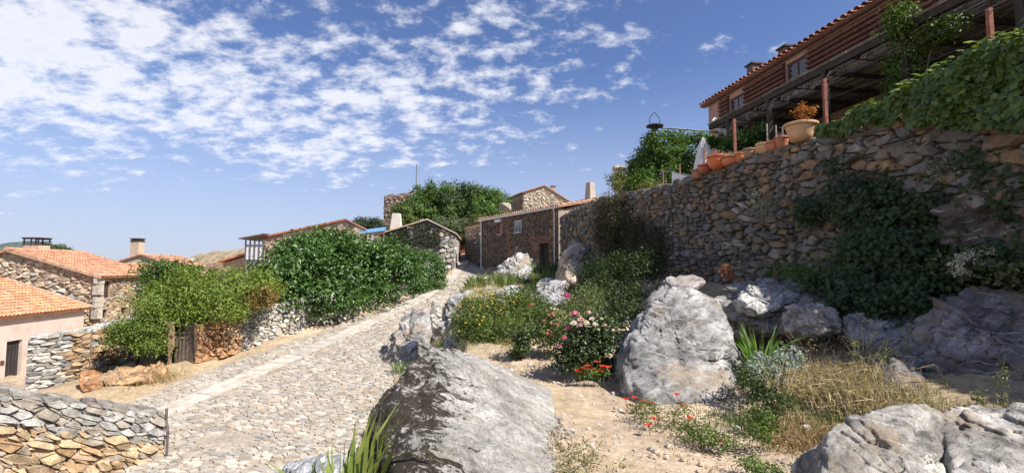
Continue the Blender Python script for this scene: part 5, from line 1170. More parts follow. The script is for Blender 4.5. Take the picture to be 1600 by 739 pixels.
    rock('boulder', [P(694, 545, 10.2), P(700, 508, 10.6), P(720, 494, 10.8), P(745, 505, 10.7), P(748, 545, 10.0), P(720, 556, 9.6), (-2.0, 10.4, -1.2), (-1.9, 11.2, -1.0), (-.5, 11.2, -.2), (-.6, 9.8, -.3)], 23, 'weathered grey rock hidden under the near edge of the yellow-flowered bush', detail=6, amp=.06, col=(.34, .335, .33))
    rock('boulder', [P(745, 462, 18.5), P(760, 446, 19), P(782, 448, 19), P(785, 468, 18.2), P(755, 474, 18), (-1.6, 19.8, .2), (-.2, 19.8, .3)], 24, 'low pale rock among the grass above the blue-grey rock', detail=5, amp=.06, col=(.38, .37, .35))
    rock('boulder', [P(836, 444, 17), P(848, 430, 17.4), P(866, 436, 17.2), P(868, 452, 16.6), P(840, 458, 16.4), (.7, 18, .5), (1.6, 18, .6)], 25, 'lichened rock below the lighter spiky clump', detail=5, amp=.06, col=(.33, .32, .31))
    # ochre outcrop at the alley
    for k, (pts, lab) in enumerate((
        ([P(205, 600, 13.6), P(165, 606, 13.2), P(150, 585, 13.6), P(185, 566, 14.2), P(225, 570, 14.2), P(250, 590, 13.8), (-11.0, 14.6, -2.2), (-12.4, 14.4, -2.4)], 'angular ochre rock jutting out below the orange wall'),
        ([P(120, 600, 13.4), P(125, 575, 13.8), P(160, 572, 14), P(165, 608, 13.2), P(130, 615, 13.0), (-12.5, 14.4, -2.4), (-11.8, 14, -2.4)], 'rust coloured rock at the foot of the flat-slab wall'),
        ([P(222, 574, 14.6), P(250, 560, 14.8), P(262, 572, 14.6), P(258, 590, 14.2), P(228, 590, 14.3), (-11, 15.4, -1.8), (-10.5, 15.2, -1.8)], 'ochre rock beside the timber gate'))):
        rock('boulder', pts, 30 + k, lab, detail=6, amp=.08, col=(.44, .27, .14) if k != 1 else (.42, .21, .10), bamp=.05)
    # rocks on the slope under the trees
    for k, (px, py, Y, s) in enumerate(((712, 372, 50, 1.0), (700, 352, 52, .9), (722, 345, 54, .8), (790, 323, 50, .8), (742, 360, 49, .9))):
        c = P(px, py, Y); rr = random.Random(k)
        rock('boulder', [c + np.array((rr.uniform(-1.2, 1.2), rr.uniform(-1, 1), rr.uniform(-1, .7))) * s for _ in range(14)], 40 + k,
             ['pale rock just above the red gate', 'whitish rock on the slope beside the grey gable peak', 'small pale rock high under the trees', 'dark rock over the brown house eave', 'grey rock behind the low outbuilding'][k], detail=4, amp=.06, col=(.30, .28, .25))
    # loose stones on the path
    rr = random.Random(77)
    st = thing_stuff = MB()
    for k in range(1500):
        y = 2.9 + 6 * rr.random() ** 1.5; x = rr.gauss(.5 + y * .07, .9 + .03 * y); s = rr.choice((.006, .007, .009, .010, .013, .018, .026, .036)) * rr.uniform(.7, 1.2); c = np.array((x, y, h(x, y) + s * .15 + .008)); n = 6
        V = [c + (s * math.cos(g) * rr.uniform(.7, 1.2), s * math.sin(g) * rr.uniform(.6, 1.1), -s * .4) for g in np.linspace(0, 6.28, n, False)] + [c + (s * .6 * math.cos(g), s * .55 * math.sin(g), s * rr.uniform(.2, .5)) for g in np.linspace(0, 6.28, n, False)]
        st.add(V, [(i, (i + 1) % n, n + (i + 1) % n, n + i) for i in range(n)] + [tuple(range(n, 2 * n))], pick(rr, [(.45, .38, .30), (.52, .48, .43), (.38, .30, .22)], .2))
    for k in range(140):
        y = rr.uniform(3.2, 6.6); x = .42 + .03 * math.sin(y * 5) + abs(rr.gauss(0, .12)); s = rr.uniform(.008, .045); c = np.array((x, y, h(x, y) + s * .2)); n = 7
        V = [c + (s * math.cos(g) * rr.uniform(.7, 1.3), s * math.sin(g) * rr.uniform(.6, 1.2), -s * .5) for g in np.linspace(0, 6.28, n, False)] + [c + (s * .55 * math.cos(g) * rr.uniform(.7, 1.3), s * .5 * math.sin(g), s * rr.uniform(.15, .5)) for g in np.linspace(0, 6.28, n, False)]
        st.add(V, [(i, (i + 1) % n, n + (i + 1) % n, n + i) for i in range(n)] + [tuple(range(n, 2 * n))], pick(rr, [(.40, .36, .31), (.44, .41, .37), (.33, .27, .2)], .2))
    o = st.build('gravel', 'stone', None); tag(o, 'loose pebbles scattered on the sandy garden path', 'gravel', kind='stuff')
rocks()

# ------------------------------------------------------------------ trees and big bushes
def plant(name, label, cat, loc, group=None): return thing(name, label, cat, loc, group)
def trees():
    # big dark bush behind the street wall
    t = plant('bush', 'huge dark green broad-leaved bush spilling over the street wall', 'bush', (-8.6, 22, -.4))
    L = [(P(468, 436, 20.5), (1.6, 1.7, 1.5)), (P(495, 420, 22), (2.1, 1.9, 1.6)), (P(545, 420, 23.2), (2.2, 2.0, 1.65)), (P(590, 430, 24.5), (2.0, 1.9, 1.9)), (P(625, 442, 26), (1.6, 1.7, 1.7)),
         (P(430, 462, 19.3), (1.5, 1.2, .8)), (P(500, 462, 20.5), (1.9, 1.2, .95)), (P(570, 466, 22.8), (1.8, 1.2, .95)), (P(620, 466, 25.2), (1.4, 1.1, .9)), (P(525, 387, 24), (1.5, 1.3, .75)), (P(480, 393, 22.5), (1.1, 1.2, .75))]
    zm = lambda x, y: h(x, y) + .45
    crown('foliage', t, L, 1500, 24, .26, .19, (.032, .080, .018), (.095, .175, .035), 301, .55, .34, 1.0, .5, 'leaf_gloss', zm)
    b = np.array((-9.3, 22.5, h(-9.3, 22.5))); branches('stems', t, b, [np.array(l[0]) for l in L], .13, 302)
    t = plant('bush', 'rounded clipped green shrub at the street end of the big bush', 'bush', (-5.9, 29.2, .4))
    crown('foliage', t, [(P(660, 432, 28.6), (1.35, 1.5, 1.55)), (P(645, 448, 27.8), (1.1, 1.2, 1.1)), (P(672, 446, 29), (.95, 1.2, 1.1))], 620, 26, .14, .13, (.045, .10, .022), (.085, .17, .035), 303, .7, .1, .9, .5, 'leaf_gloss')
    branches('stems', t, (-5.6, 29, .5), [P(660, 432, 28.6), P(645, 440, 28), P(672, 440, 29)], .06, 304)
    # light tree by the gate
    t = plant('tree', 'light green small-leaved tree over the timber gate', 'tree', (-10.9, 16.2, -1.5))
    L = [(P(330, 458, 16.4), (1.35, 1.2, .80)), (P(290, 470, 16), (1.2, 1.1, .85)), (P(375, 448, 17), (1.1, 1.1, .7)), (P(255, 482, 15.8), (1.0, 1.0, .75)), (P(350, 480, 15.9), (.9, .8, .45)), (P(405, 455, 17.2), (.7, .7, .55)), (P(300, 492, 15.7), (.7, .7, .3))]
    crown('crown', t, L, 1000, 26, .17, .085, (.11, .17, .025), (.22, .29, .05), 305, .35, .25, .7, .5)
    crown('dry_sprays', t, [(P(408, 462, 16.6), (.55, .5, .4))], 60, 20, .13, .08, (.22, .12, .045), (.26, .17, .06), 306, .2, .1)
    b = np.array((-10.75, 16.3, h(-10.75, 16.3))); branches('trunk', t, b, [np.array(l[0]) for l in L], .14, 307)
    t = plant('tree', 'dark green spreading tree behind the light one, against the stone house', 'tree', (-13.4, 18, -1.8))
    L = [(P(255, 432, 18), (.8, .9, .6)), (P(232, 436, 18), (.40, .5, .35)), (P(275, 427, 18.5), (.75, .9, .45)), (P(245, 465, 17.6), (.5, .6, .5))]
    crown('crown', t, L, 260, 24, .17, .11, (.045, .10, .022), (.095, .17, .035), 308, .2, .4, .6, .5); branches('trunk', t, (-13.2, 18, h(-13.2, 18)), [np.array(l[0]) for l in L], .09, 309)
    t = plant('bush', 'low bright green bush growing over the ochre wall by the alley', 'bush', (-11.9, 15.3, -1.6))
    L = [(P(215, 518, 15.2), (.6, .7, .45)), (P(245, 512, 15.3), (.6, .7, .55)), (P(193, 523, 15.0), (.4, .5, .25)), (P(242, 538, 15), (.45, .5, .3))]
    crown('foliage', t, L, 420, 24, .14, .08, (.09, .15, .025), (.20, .26, .05), 310, .3, .2, .6, .5); branches('stems', t, (-11.6, 15.3, h(-11.6, 15.3)), [np.array(l[0]) for l in L], .05, 311)
    t = plant('bush', 'dark ivy tangle in the shade behind the timber gate', 'bush', (-10.6, 16.0, -1.4))
    crown('foliage', t, [(P(285, 545, 16.2), (1.0, .5, .8)), (P(320, 520, 16.2), (.6, .4, .4))], 130, 22, .14, .10, (.030, .06, .016), (.06, .10, .025), 312, .1, .1)
    # trees by the tower
    for k, (lab, lobes, n, ls, cA, cB) in enumerate((
        ('rounded dark green tree right of the ruined tower', [(P(675, 312, 57), (2.9, 2.6, 2.0)), (P(660, 325, 56), (2.2, 2.2, 1.6)), (P(700, 310, 57), (2.6, 2.4, 1.9)), (P(690, 335, 56), (2.6, 2.2, 1.6)), (P(640, 328, 55), (1.4, 1.4, 1.1))], 620, .30, (.045, .095, .025), (.13, .21, .05)),
        ('open-crowned tall tree in the middle of the hilltop trees', [(P(733, 298, 58), (1.5, 1.5, 1.1)), (P(740, 312, 58), (2.2, 2.0, 1.5)), (P(720, 325, 57), (1.8, 1.8, 1.5)), (P(735, 340, 56), (2.0, 1.8, 1.4))], 380, .26, (.035, .07, .03), (.08, .125, .045)),
        ('bright green tree above the brown house roof', [(P(768, 312, 56), (1.9, 1.9, 1.5)), (P(780, 318, 56), (1.2, 1.5, 1.3)), (P(755, 330, 55), (2.0, 1.8, 1.5)), (P(765, 340, 54), (1.6, 1.5, 1.1))], 420, .28, (.055, .11, .028), (.15, .25, .055)),
        ('light green shrub at the foot of the ruined tower', [(P(630, 335, 54), (1.4, 1.3, 1.1)), (P(635, 348, 53), (1.2, 1.2, .9))], 200, .24, (.075, .125, .03), (.14, .19, .05)),
        ('dark low shrub between the long house and the ruin', [(P(572, 350, 46), (1.2, 1.1, .6)), (P(585, 354, 46), (1.1, 1.1, .6)), (P(556, 354, 45), (.9, .9, .5))], 200, .2, (.035, .06, .03), (.07, .095, .05)),
        ('green shrub beside the red gate', [(P(724, 378, 44.5), (.55, .6, .6)), (P(716, 366, 48), (.8, .8, .6))], 110, .16, (.05, .10, .025), (.10, .16, .04)),
        ('grey-green shrub on the slope behind the grey gable', [(P(690, 350, 47), (1.3, 1.2, .7)), (P(705, 360, 47), (.8, .8, .5)), (P(742, 352, 48), (1.2, 1, 1.2)), (P(722, 356, 50), (1.5, 1.2, .9))], 260, .2, (.06, .09, .035), (.15, .17, .08)),
        ('small dark tree behind the ridge of the stone house', [(P(82, 386, 60), (1.4, 1.2, .6)), (P(95, 390, 60), (1.0, 1, .5))], 60, .22, (.045, .08, .03), (.09, .14, .05)))):
        c = np.mean([np.array(l[0]) for l in lobes], 0); gz = h(c[0], c[1])
        t = plant('tree' if k < 3 or k == 7 else 'shrub', lab, 'tree' if k < 3 or k == 7 else 'shrub', (c[0], c[1], gz))
        crown('crown', t, lobes, n, 20, .28 if k < 3 else .2, ls, cA, cB, 320 + k, .3, .3, 1.5, .5)
        branches('trunk', t, (c[0], c[1], gz), [np.array(l[0]) for l in lobes], .16 if k < 3 else .06, 340 + k)
trees()

# ------------------------------------------------------------------ creepers on the retaining wall and terrace
def wall_pt(y, out, z): 
    x = float(wallX(y)); return np.array((x - out, y - out * .25, z))
def creepers():
    # sunlit creeper hanging over the wall top
    t = plant('ivy', 'bright-edged creeper hedge hanging over the top of the retaining wall', 'creeper', wall_pt(7, 0, 4.1)); rng = RNG(401); C, Nn = [], []
    def emitp(n, y0, y1, zf, of):
        for _ in range(n):
            y = rng.uniform(y0, y1); a = rng.uniform(0, 1) ** 1.25; top, low = zf(y); z = top - (top - low) * a ** 1.3
            if a < .22: o_ = of(y) * (rng.uniform(-1.6, 1)); nn = np.array((-.35, -.25, 1.0))
            else: o_ = of(y) * (1 + .25 * math.sin(y * 5 + z * 4)); nn = np.array((-1, -.35, .45))
            o_ += .10 * noise.noise(Vector((y * 1.6, z * 1.6, 0))); z += .10 * noise.noise(Vector((y * 2.2, 3, 1)))
            C.append(wall_pt(y, o_, z) + rng.normal(size=3) * .035); Nn.append(nn + rng.normal(size=3) * .38)
    emitp(4800, 4.6, 7.9, lambda y: (np.interp(y, [4.6, 6.5, 7.9], [4.75, 4.72, 4.48]), np.interp(y, [4.6, 6.2, 7.0, 7.9], [3.2, 3.35, 3.65, 4.05])), lambda y: np.interp(y, [4.6, 7.9], [.42, .25]))
    emitp(900, 7.9, 9.25, lambda y: (np.interp(y, [7.9, 9.25], [4.46, 4.28]), np.interp(y, [7.9, 9.25], [4.05, 4.12])), lambda y: .2)
    C, Nn = np.array(C), unit(np.array(Nn)); n = len(C); k = rng.uniform(size=(n, 1)); top_light = np.clip((Nn[:, 2:3] - .55) * 2.2, 0, 1) * rng.uniform(.3, 1, (n, 1))
    col = ((np.array((.030, .065, .012)) * (1 - k) + np.array((.085, .14, .02)) * k) * (1 - top_light) + np.array((.26, .32, .04)) * top_light)  # paler upward-facing leaves, darker drape: sun and shade put into the colour
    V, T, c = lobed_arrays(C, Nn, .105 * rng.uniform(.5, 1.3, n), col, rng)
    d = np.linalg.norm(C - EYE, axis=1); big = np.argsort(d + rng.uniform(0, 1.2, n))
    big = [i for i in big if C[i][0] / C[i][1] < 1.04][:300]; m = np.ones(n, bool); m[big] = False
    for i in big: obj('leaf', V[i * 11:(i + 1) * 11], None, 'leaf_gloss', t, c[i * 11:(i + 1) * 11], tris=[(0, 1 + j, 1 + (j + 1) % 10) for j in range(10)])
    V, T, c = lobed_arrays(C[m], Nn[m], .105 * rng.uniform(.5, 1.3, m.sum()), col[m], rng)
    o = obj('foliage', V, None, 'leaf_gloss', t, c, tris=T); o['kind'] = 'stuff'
    mb = MB()
    for y in np.arange(4.6, 9, .5): mb.tube([wall_pt(y, -.2, 4.1), wall_pt(y + .2, .1, 4.25), wall_pt(y + .3, .22, 3.9)], [.02, .015, .006], 5, (.15, .1, .06))
    mb.build('stems', 'bark', t)
    # dark creeper down the wall
    t = plant('ivy', 'dark shaded creeper covering the middle of the retaining wall', 'creeper', wall_pt(7.6, 0, 1.4))
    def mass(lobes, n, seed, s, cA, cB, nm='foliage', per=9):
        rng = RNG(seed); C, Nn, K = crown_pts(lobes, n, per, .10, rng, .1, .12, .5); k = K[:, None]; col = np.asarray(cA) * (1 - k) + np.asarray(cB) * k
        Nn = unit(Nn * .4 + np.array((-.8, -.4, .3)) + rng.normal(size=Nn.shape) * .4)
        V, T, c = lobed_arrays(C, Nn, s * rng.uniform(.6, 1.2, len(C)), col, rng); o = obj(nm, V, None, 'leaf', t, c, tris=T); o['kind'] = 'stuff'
    Lm = [(P(1330, 310, 8.55), (.35, .5, .45)), (P(1370, 350, 8.1), (.42, .6, .7)), (P(1400, 420, 7.6), (.5, .6, .7)), (P(1350, 420, 7.9), (.4, .6, .6)), (P(1430, 480, 7.0), (.45, .5, .5)), (P(1390, 500, 7.0), (.35, .5, .4)), (P(1345, 470, 7.4), (.4, .4, .4)), (P(1440, 330, 7.6), (.3, .5, .3)), (P(1500, 420, 6.9), (.5, .4, .25)), (P(1570, 410, 6.4), (.5, .4, .25)), (P(1300, 440, 8.0), (.4, .4, .2)), (P(1310, 262, 9.0), (.15, .3, .22)), (P(1455, 275, 7.6), (.2, .35, .3)), (P(1530, 262, 6.9), (.25, .4, .4)), (P(1585, 300, 6.5), (.25, .35, .5)), (P(1480, 380, 7.2), (.3, .4, .3)), (P(1260, 330, 9.4), (.12, .3, .3)), (P(1390, 290, 8.2), (.2, .4, .3))]
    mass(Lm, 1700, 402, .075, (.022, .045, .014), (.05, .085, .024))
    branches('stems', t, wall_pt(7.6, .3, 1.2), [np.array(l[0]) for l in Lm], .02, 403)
    t = plant('flowering_creeper', 'white umbel flowers and pale leaves on the shaded rock slab', 'plant', P(1530, 440, 6.5))
    crown('foliage', t, [(P(1520, 415, 6.45), (.45, .3, .2)), (P(1590, 420, 6.1), (.4, .3, .2))], 60, 12, .08, .08, (.06, .09, .035), (.12, .15, .06), 404, .1, 0)
    for k, (px, py) in enumerate(((1505, 402), (1520, 396), (1492, 412), (1548, 392), (1535, 410), (1590, 400), (1500, 425), (1570, 418))):
        c = P(px, py, 6.25); crown('blossom', t, [(c, (.10, .06, .035))], 14, 10, .03, .028, (.55, .54, .48), (.66, .65, .60), 405 + k, .1, 0, mat='petal')
    t = plant('silver_plant', 'pale grey bushy plant growing from the wall under the creeper hedge', 'plant', P(1480, 262, 7.3))
    crown('foliage', t, [(P(1488, 258, 7.15), (.24, .2, .17)), (P(1470, 268, 7.2), (.14, .14, .1))], 60, 18, .05, .045, (.20, .21, .17), (.32, .32, .27), 415, .2, 0)
    t = plant('wall_plant', 'straggly whitish dry plant sprouting from the middle of the wall face', 'plant', P(1190, 330, 10.2))
    tips = [P(1190 + a, 318 + b, 10.15) for a, b in ((-48, -5), (-30, 22), (-10, -22), (12, 28), (28, 6), (10, -30), (-40, -28), (30, -18))]
    branches('stems', t, P(1195, 345, 10.3), tips, .012, 416, (.42, .40, .35)); crown('foliage', t, [(P(1195, 322, 10.1), (.36, .22, .30))], 60, 8, .06, .05, (.10, .12, .06), (.34, .33, .28), 417, .1, 0)
    # vine on the arbour
    t = plant('vine', 'leafy green vine smothering the iron arbour', 'creeper', (5.6, 18.4, 4.05))
    Lv = [(P(1022, 225, 18.2), (.40, .5, .45)), (P(1010, 255, 18.8), (.55, .9, .5)), (P(1040, 245, 18), (.75, .5, .7)), (P(1070, 252, 17.6), (.65, .5, .55)), (P(1030, 280, 17.4), (.9, .5, .45)), (P(995, 275, 19.5), (.5, .8, .4)), (P(1060, 275, 16.8), (.5, .5, .4)), (P(1075, 218, 18.3), (1.0, .3, .17)), (P(1040, 212, 18.2), (.5, .3, .14)), (P(1110, 222, 18.4), (.6, .3, .2)), (P(1005, 290, 17.2), (.6, .4, .25))]
    crown('foliage', t, Lv, 900, 22, .13, .105, (.045, .10, .020), (.13, .21, .04), 418, .3, .18, .6, .6); branches('stems', t, (5.5, 18.3, 4.0), [np.array(l[0]) for l in Lv], .04, 419)
    t = plant('vine', 'dark leafy vine under the far end of the pergola', 'creeper', (7.2, 16.5, 4.05))
    Lv = [(P(1170, 222, 15.2), (.7, .5, .35)), (P(1190, 212, 14.6), (.4, .5, .3)), (P(1150, 230, 15.5), (.5, .4, .3))]; crown('foliage', t, Lv, 260, 20, .12, .10, (.03, .07, .016), (.07, .13, .03), 420, .2, .2); branches('stems', t, (7.0, 15.6, 4.0), [np.array(l[0]) for l in Lv], .03, 421)
    # vine on the pergola post
    t = plant('vine', 'climbing vine wrapped round a dark pergola post', 'creeper', Hs(11.9, 2.9, 4.05))
    Lv = [(Hs(11.9, 2.95, 6.75), (.25, .35, .35)), (Hs(11.8, 2.9, 6.2), (.22, .3, .4)), (Hs(11.7, 2.7, 5.7), (.3, .4, .5)), (Hs(11.6, 2.6, 5.2), (.3, .4, .4)), (Hs(12.3, 2.6, 6.3), (.3, .5, .25))]; crown('foliage', t, Lv, 330, 14, .10, .085, (.045, .095, .02), (.12, .18, .04), 422, .1, .2); branches('stems', t, Hs(11.9, 3.0, 4.0), [np.array(l[0]) for l in Lv], .03, 423, (.2, .15, .1))
    t = plant('hedge', 'shaded shrubs and pale stalks on the terrace behind the railing', 'shrub', Hs(10.5, 2.2, 4.05))
    Lv = [(Hs(s, 1.9 + .3 * math.sin(s * 2), 4.5 + .25 * math.sin(s * 1.3)), (.5, .6, .55)) for s in np.arange(8.6, 16.5, .8)]; crown('foliage', t, Lv, 500, 16, .14, .09, (.03, .06, .02), (.07, .10, .04), 424, .2, .2)
    # growth on the far part of the wall
    for k, (lab, lobes, n, ls, cA, cB) in enumerate((
        ('dry brown ivy stems clothing the far corner of the retaining wall', [(P(950, 330, 16.3), (.45, .5, .7)), (P(975, 345, 15.6), (.55, .5, .9)), (P(1000, 380, 14.8), (.5, .45, .9)), (P(960, 385, 15.8), (.5, .5, .8)), (P(1030, 385, 14.0), (.3, .35, .8)), (P(940, 360, 16.8), (.3, .4, .6))], 1100, .065, (.035, .042, .02), (.11, .10, .06)),
        ('dark green shrub mass in shade at the foot of the far wall', [(P(960, 440, 12.8), (.8, .7, .7)), (P(990, 430, 12.4), (.6, .6, .7)), (P(935, 430, 13.6), (.6, .6, .6)), (P(975, 470, 11.2), (.6, .6, .5)), (P(972, 490, 9.6), (.30, .35, .32))], 560, .075, (.022, .045, .014), (.055, .085, .026)),
        ('pale tipped bush catching the sun beside the pink flower', [(P(918, 462, 10.5), (.30, .3, .30)), (P(905, 478, 10.2), (.26, .26, .26)), (P(932, 446, 10.8), (.22, .25, .26))], 170, .06, (.06, .10, .03), (.20, .23, .10)),
        ('yellow green bush on the far corner of the wall top', [(P(975, 290, 17.5), (.4, .4, .25)), (P(965, 280, 18.5), (.35, .4, .3)), (P(1015, 294, 16.6), (.6, .4, .16))], 200, .08, (.09, .12, .03), (.22, .22, .07)),
        ('low green weeds at the shaded foot of the wall beside the flat-topped rock', [(P(1275, 428, 8.4), (.5, .3, .18)), (P(1310, 432, 8.0), (.3, .3, .2)), (P(1230, 425, 9.0), (.4, .3, .15))], 130, .055, (.07, .13, .02), (.13, .20, .035)))):
        c = np.array(lobes[0][0]); t = plant('shrub', lab, 'shrub', (c[0], c[1], h(c[0] - .3, c[1])))
        crown('foliage', t, lobes, n, 16, .11, ls, cA, cB, 430 + k, .1, .15, .5, .45)
        branches('stems', t, (c[0], c[1], c[2] - (1.2 if k < 2 else .5)), [np.array(l[0]) for l in lobes], .02, 440 + k)
creepers()

# ------------------------------------------------------------------ garden flowers, irises, grass, poppies
def blossom(name, t, c, r, col, seed, n=22):
    rng = RNG(seed); d = unit(rng.normal(size=(n, 3))); d[:, 2] = np.abs(d[:, 2]) * .8 - .1; C = np.asarray(c) + d * r * .55
    cc = np.asarray(col) * rng.uniform(.75, 1.15, (n, 1)); V, T, k = leaf_arrays(C, unit(d + rng.normal(size=(n, 3)) * .4), r * .95 * np.ones(n), cc, .85, .2, rng)
    return obj(name, V, None, 'petal', t, k, tris=T)
def garden():
    # yellow-flowered bush
    b = P(770, 528, 9.6); t = plant('bush', 'rounded bush dotted with small yellow flowers behind the lichened boulder', 'bush', (b[0], b[1], h(b[0], b[1])))
    L = [(P(735, 495, 9.6), (.38, .40, .40)), (P(760, 488, 9.9), (.42, .42, .46)), (P(790, 490, 9.9), (.42, .42, .44)), (P(815, 490, 9.8), (.28, .35, .42)), (P(740, 518, 9.3), (.42, .35, .28)), (P(790, 515, 9.4), (.42, .35, .28)), (P(765, 522, 9.2), (.40, .3, .22))]
    crown('foliage', t, L, 950, 18, .075, .050, (.065, .11, .022), (.18, .23, .055), 601, .35, .15, .35, .40); branches('stems', t, (b[0], b[1], h(b[0], b[1])), [np.array(l[0]) for l in L], .02, 602)
    rng = RNG(603)
    for k in range(58):
        l = L[rng.choice([0, 0, 1, 1, 2, 4])]; d = unit(rng.normal(size=3)); d[1] = -abs(d[1]); d[2] = abs(d[2]) * .9; q = np.array(l[0]) + unit(d) * np.array(l[1]) * 1.04
        blossom('blossom', t, q, .028, (.82, .62, .10), 610 + k, 10)
    b = P(845, 505, 9.8); t = plant('bush', 'darker leafy bush joined to the yellow-flowered bush on its far side', 'bush', (b[0], b[1], h(b[0], b[1])))
    L = [(P(828, 478, 10.4), (.45, .4, .42)), (P(808, 470, 10.8), (.40, .4, .40)), (P(845, 495, 10.0), (.28, .3, .3))]; crown('foliage', t, L, 330, 18, .08, .055, (.040, .085, .018), (.09, .14, .035), 604, .3, .15, .4, .45); branches('stems', t, (b[0], b[1], b[2]), [np.array(l[0]) for l in L], .02, 605)
    # small shrub
    b = G(818, 563); t = plant('shrub', 'small glossy upright shrub standing alone on the sandy path', 'shrub', b)
    Y = b[1]; L = [(P(820, 520, Y), (.20, .19, .13)), (P(812, 542, Y - .05), (.15, .15, .13)), (P(832, 512, Y), (.14, .14, .10)), (P(806, 556, Y), (.08, .09, .08))]
    crown('foliage', t, L, 110, 14, .045, .055, (.045, .085, .022), (.11, .15, .04), 606, .2, .2, .3, .5, 'leaf_gloss'); branches('stems', t, b, [np.array(l[0]) for l in L], .012, 607)
    # rose bush
    b = G(905, 590); Y = b[1]; t = plant('rose_bush', 'tall dark rose bush with pink and pale roses beside the big boulder', 'bush', b)
    L = [(P(905, 545, Y), (.28, .25, .30)), (P(925, 530, Y + .1), (.32, .28, .32)), (P(945, 520, Y + .3), (.25, .25, .28)), (P(890, 560, Y - .05), (.22, .2, .22)), (P(930, 565, Y + .1), (.28, .22, .22)), (P(915, 508, Y + .1), (.28, .25, .15))]
    crown('foliage', t, L, 420, 16, .065, .058, (.030, .060, .020), (.075, .11, .035), 608, .25, .2, .3, .5, 'leaf_gloss'); branches('stems', t, b, [np.array(l[0]) for l in L], .016, 609, (.12, .14, .06))
    pk, pal, wt = (.80, .22, .42), (.78, .50, .50), (.82, .74, .68)
    for k, (px, py, r, c) in enumerate(((898, 490, .062, pk), (908, 500, .06, pal), (916, 505, .062, wt), (896, 505, .06, wt), (888, 512, .05, pk), (925, 498, .045, wt), (930, 507, .05, wt), (905, 507, .055, pal), (920, 488, .04, pal), (945, 508, .034, pal), (958, 516, .03, pal), (910, 544, .04, pal), (882, 528, .045, pk), (875, 540, .04, pk), (940, 498, .03, wt), (935, 515, .03, wt))):
        blossom('rose', t, P(px, py, Y - .28 + .05 * (k % 3)), r, c, 620 + k, 26)
    # row of small salmon flowers
    b = P(862, 540, 7.9); t = plant('flower_bush', 'loose bush of salmon pink flowers left of the rose bush', 'bush', (b[0], b[1], h(b[0], b[1])))
    L = [(P(865, 505, 8.2), (.26, .25, .22)), (P(880, 520, 7.9), (.18, .2, .2)), (P(850, 530, 8.0), (.2, .2, .14))]; crown('foliage', t, L, 170, 14, .06, .05, (.07, .10, .025), (.16, .18, .05), 640, .2, .2); branches('stems', t, (b[0], b[1], h(b[0], b[1])), [np.array(l[0]) for l in L], .012, 641)
    rng = RNG(642)
    for k in range(20): q = P(rng.uniform(850, 888), rng.uniform(488, 524), 7.75); blossom('blossom', t, q, rng.uniform(.018, .032), (.72, .30, .24) if k % 3 else (.78, .55, .50), 643 + k, 12)
    t = plant('garden_flower', 'single magenta flower head above the garden, against the dark shrubs', 'flower', (P(886, 500, 9.6)[0], 9.6, h(P(886, 500, 9.6)[0], 9.6)))
    c = P(886, 463, 9.6); MB().tube([(c[0], c[1], h(c[0], c[1])), c], .008, 5, (.10, .16, .05)).build('stem', 'leaf', t); blossom('bloom', t, c, .085, (.75, .10, .38), 670, 34); crown('foliage', t, [(c - (0, 0, .3), (.15, .15, .2))], 30, 10, .05, .05, (.05, .1, .025), (.1, .16, .04), 671, .1, 0)
    t = plant('garden_flower', 'small crimson rose standing over the yellow-flowered bush', 'flower', (P(829, 500, 9.2)[0], 9.2, h(P(829, 500, 9.2)[0], 9.2)))
    c = P(829, 476, 9.2); MB().tube([(c[0], c[1], h(c[0], c[1])), c], .006, 5, (.10, .16, .05)).build('stem', 'leaf', t); blossom('bloom', t, c, .045, (.70, .08, .14), 672, 22)
    # iris and blade-leaved clumps: (label, base px,py, Y or None, n, rad, height, width, colours)
    IG, IY = (.075, .135, .03), (.20, .25, .07)
    for k, (lab, px, py, Y, n, rad, hg, wd, cA, cB, ln) in enumerate((
        ('yellow-green iris clump at the bottom edge against the lichened boulder', 532, 742, 3.75, 110, .26, 1.0, .04, (.13, .20, .045), (.30, .34, .09), .75),
        ('upright bright green iris clump among dry grass', 1190, 545, 6.3, 76, .16, .78, .036, (.10, .20, .035), (.20, .30, .07), .65),
        ('dark spiky clump in front of the brown house', 858, 410, 20.5, 260, .55, 1.25, .06, (.04, .07, .035), (.10, .14, .07), .6),
        ('lighter spiky clump below the dark one', 860, 440, 18.5, 260, .6, .95, .06, (.09, .14, .045), (.24, .27, .12), .8),
        ('low iris clump at the street bend right of the slabs', 742, 452, 20.5, 150, .6, .70, .05, IG, IY, .7),
        ('small iris clump at the street bend left of the slabs', 712, 450, 21.5, 60, .35, .42, .05, IG, IY, .7),
        ('iris clump between jagged rock and small white rock', 790, 436, 20.5, 170, .7, .75, .05, IG, (.26, .28, .12), .8),
        ('grass tuft at the foot of the left street-edge rock', 627, 528, 14.6, 60, .22, .42, .025, IG, IY, .7),
        ('grass tuft in front of the upright stone', 682, 528, 13.6, 70, .28, .42, .025, IG, (.26, .26, .10), .7),
        ('blade-leaved plant with white flowers above the small shrub', 850, 500, 10.6, 60, .22, .45, .035, (.05, .09, .03), (.14, .18, .07), .8),
        ('grass tuft beside the jagged rock near the brown house corner', 752, 448, 19.4, 70, .35, .42, .03, IG, (.28, .26, .11), .7))):
        q = P(px, py, Y); z = h(q[0], q[1]); t = plant('iris_clump' if 'iris' in lab else 'grass_tuft' if 'grass' in lab else 'spiky_plant', lab, 'plant', (q[0], q[1], z))
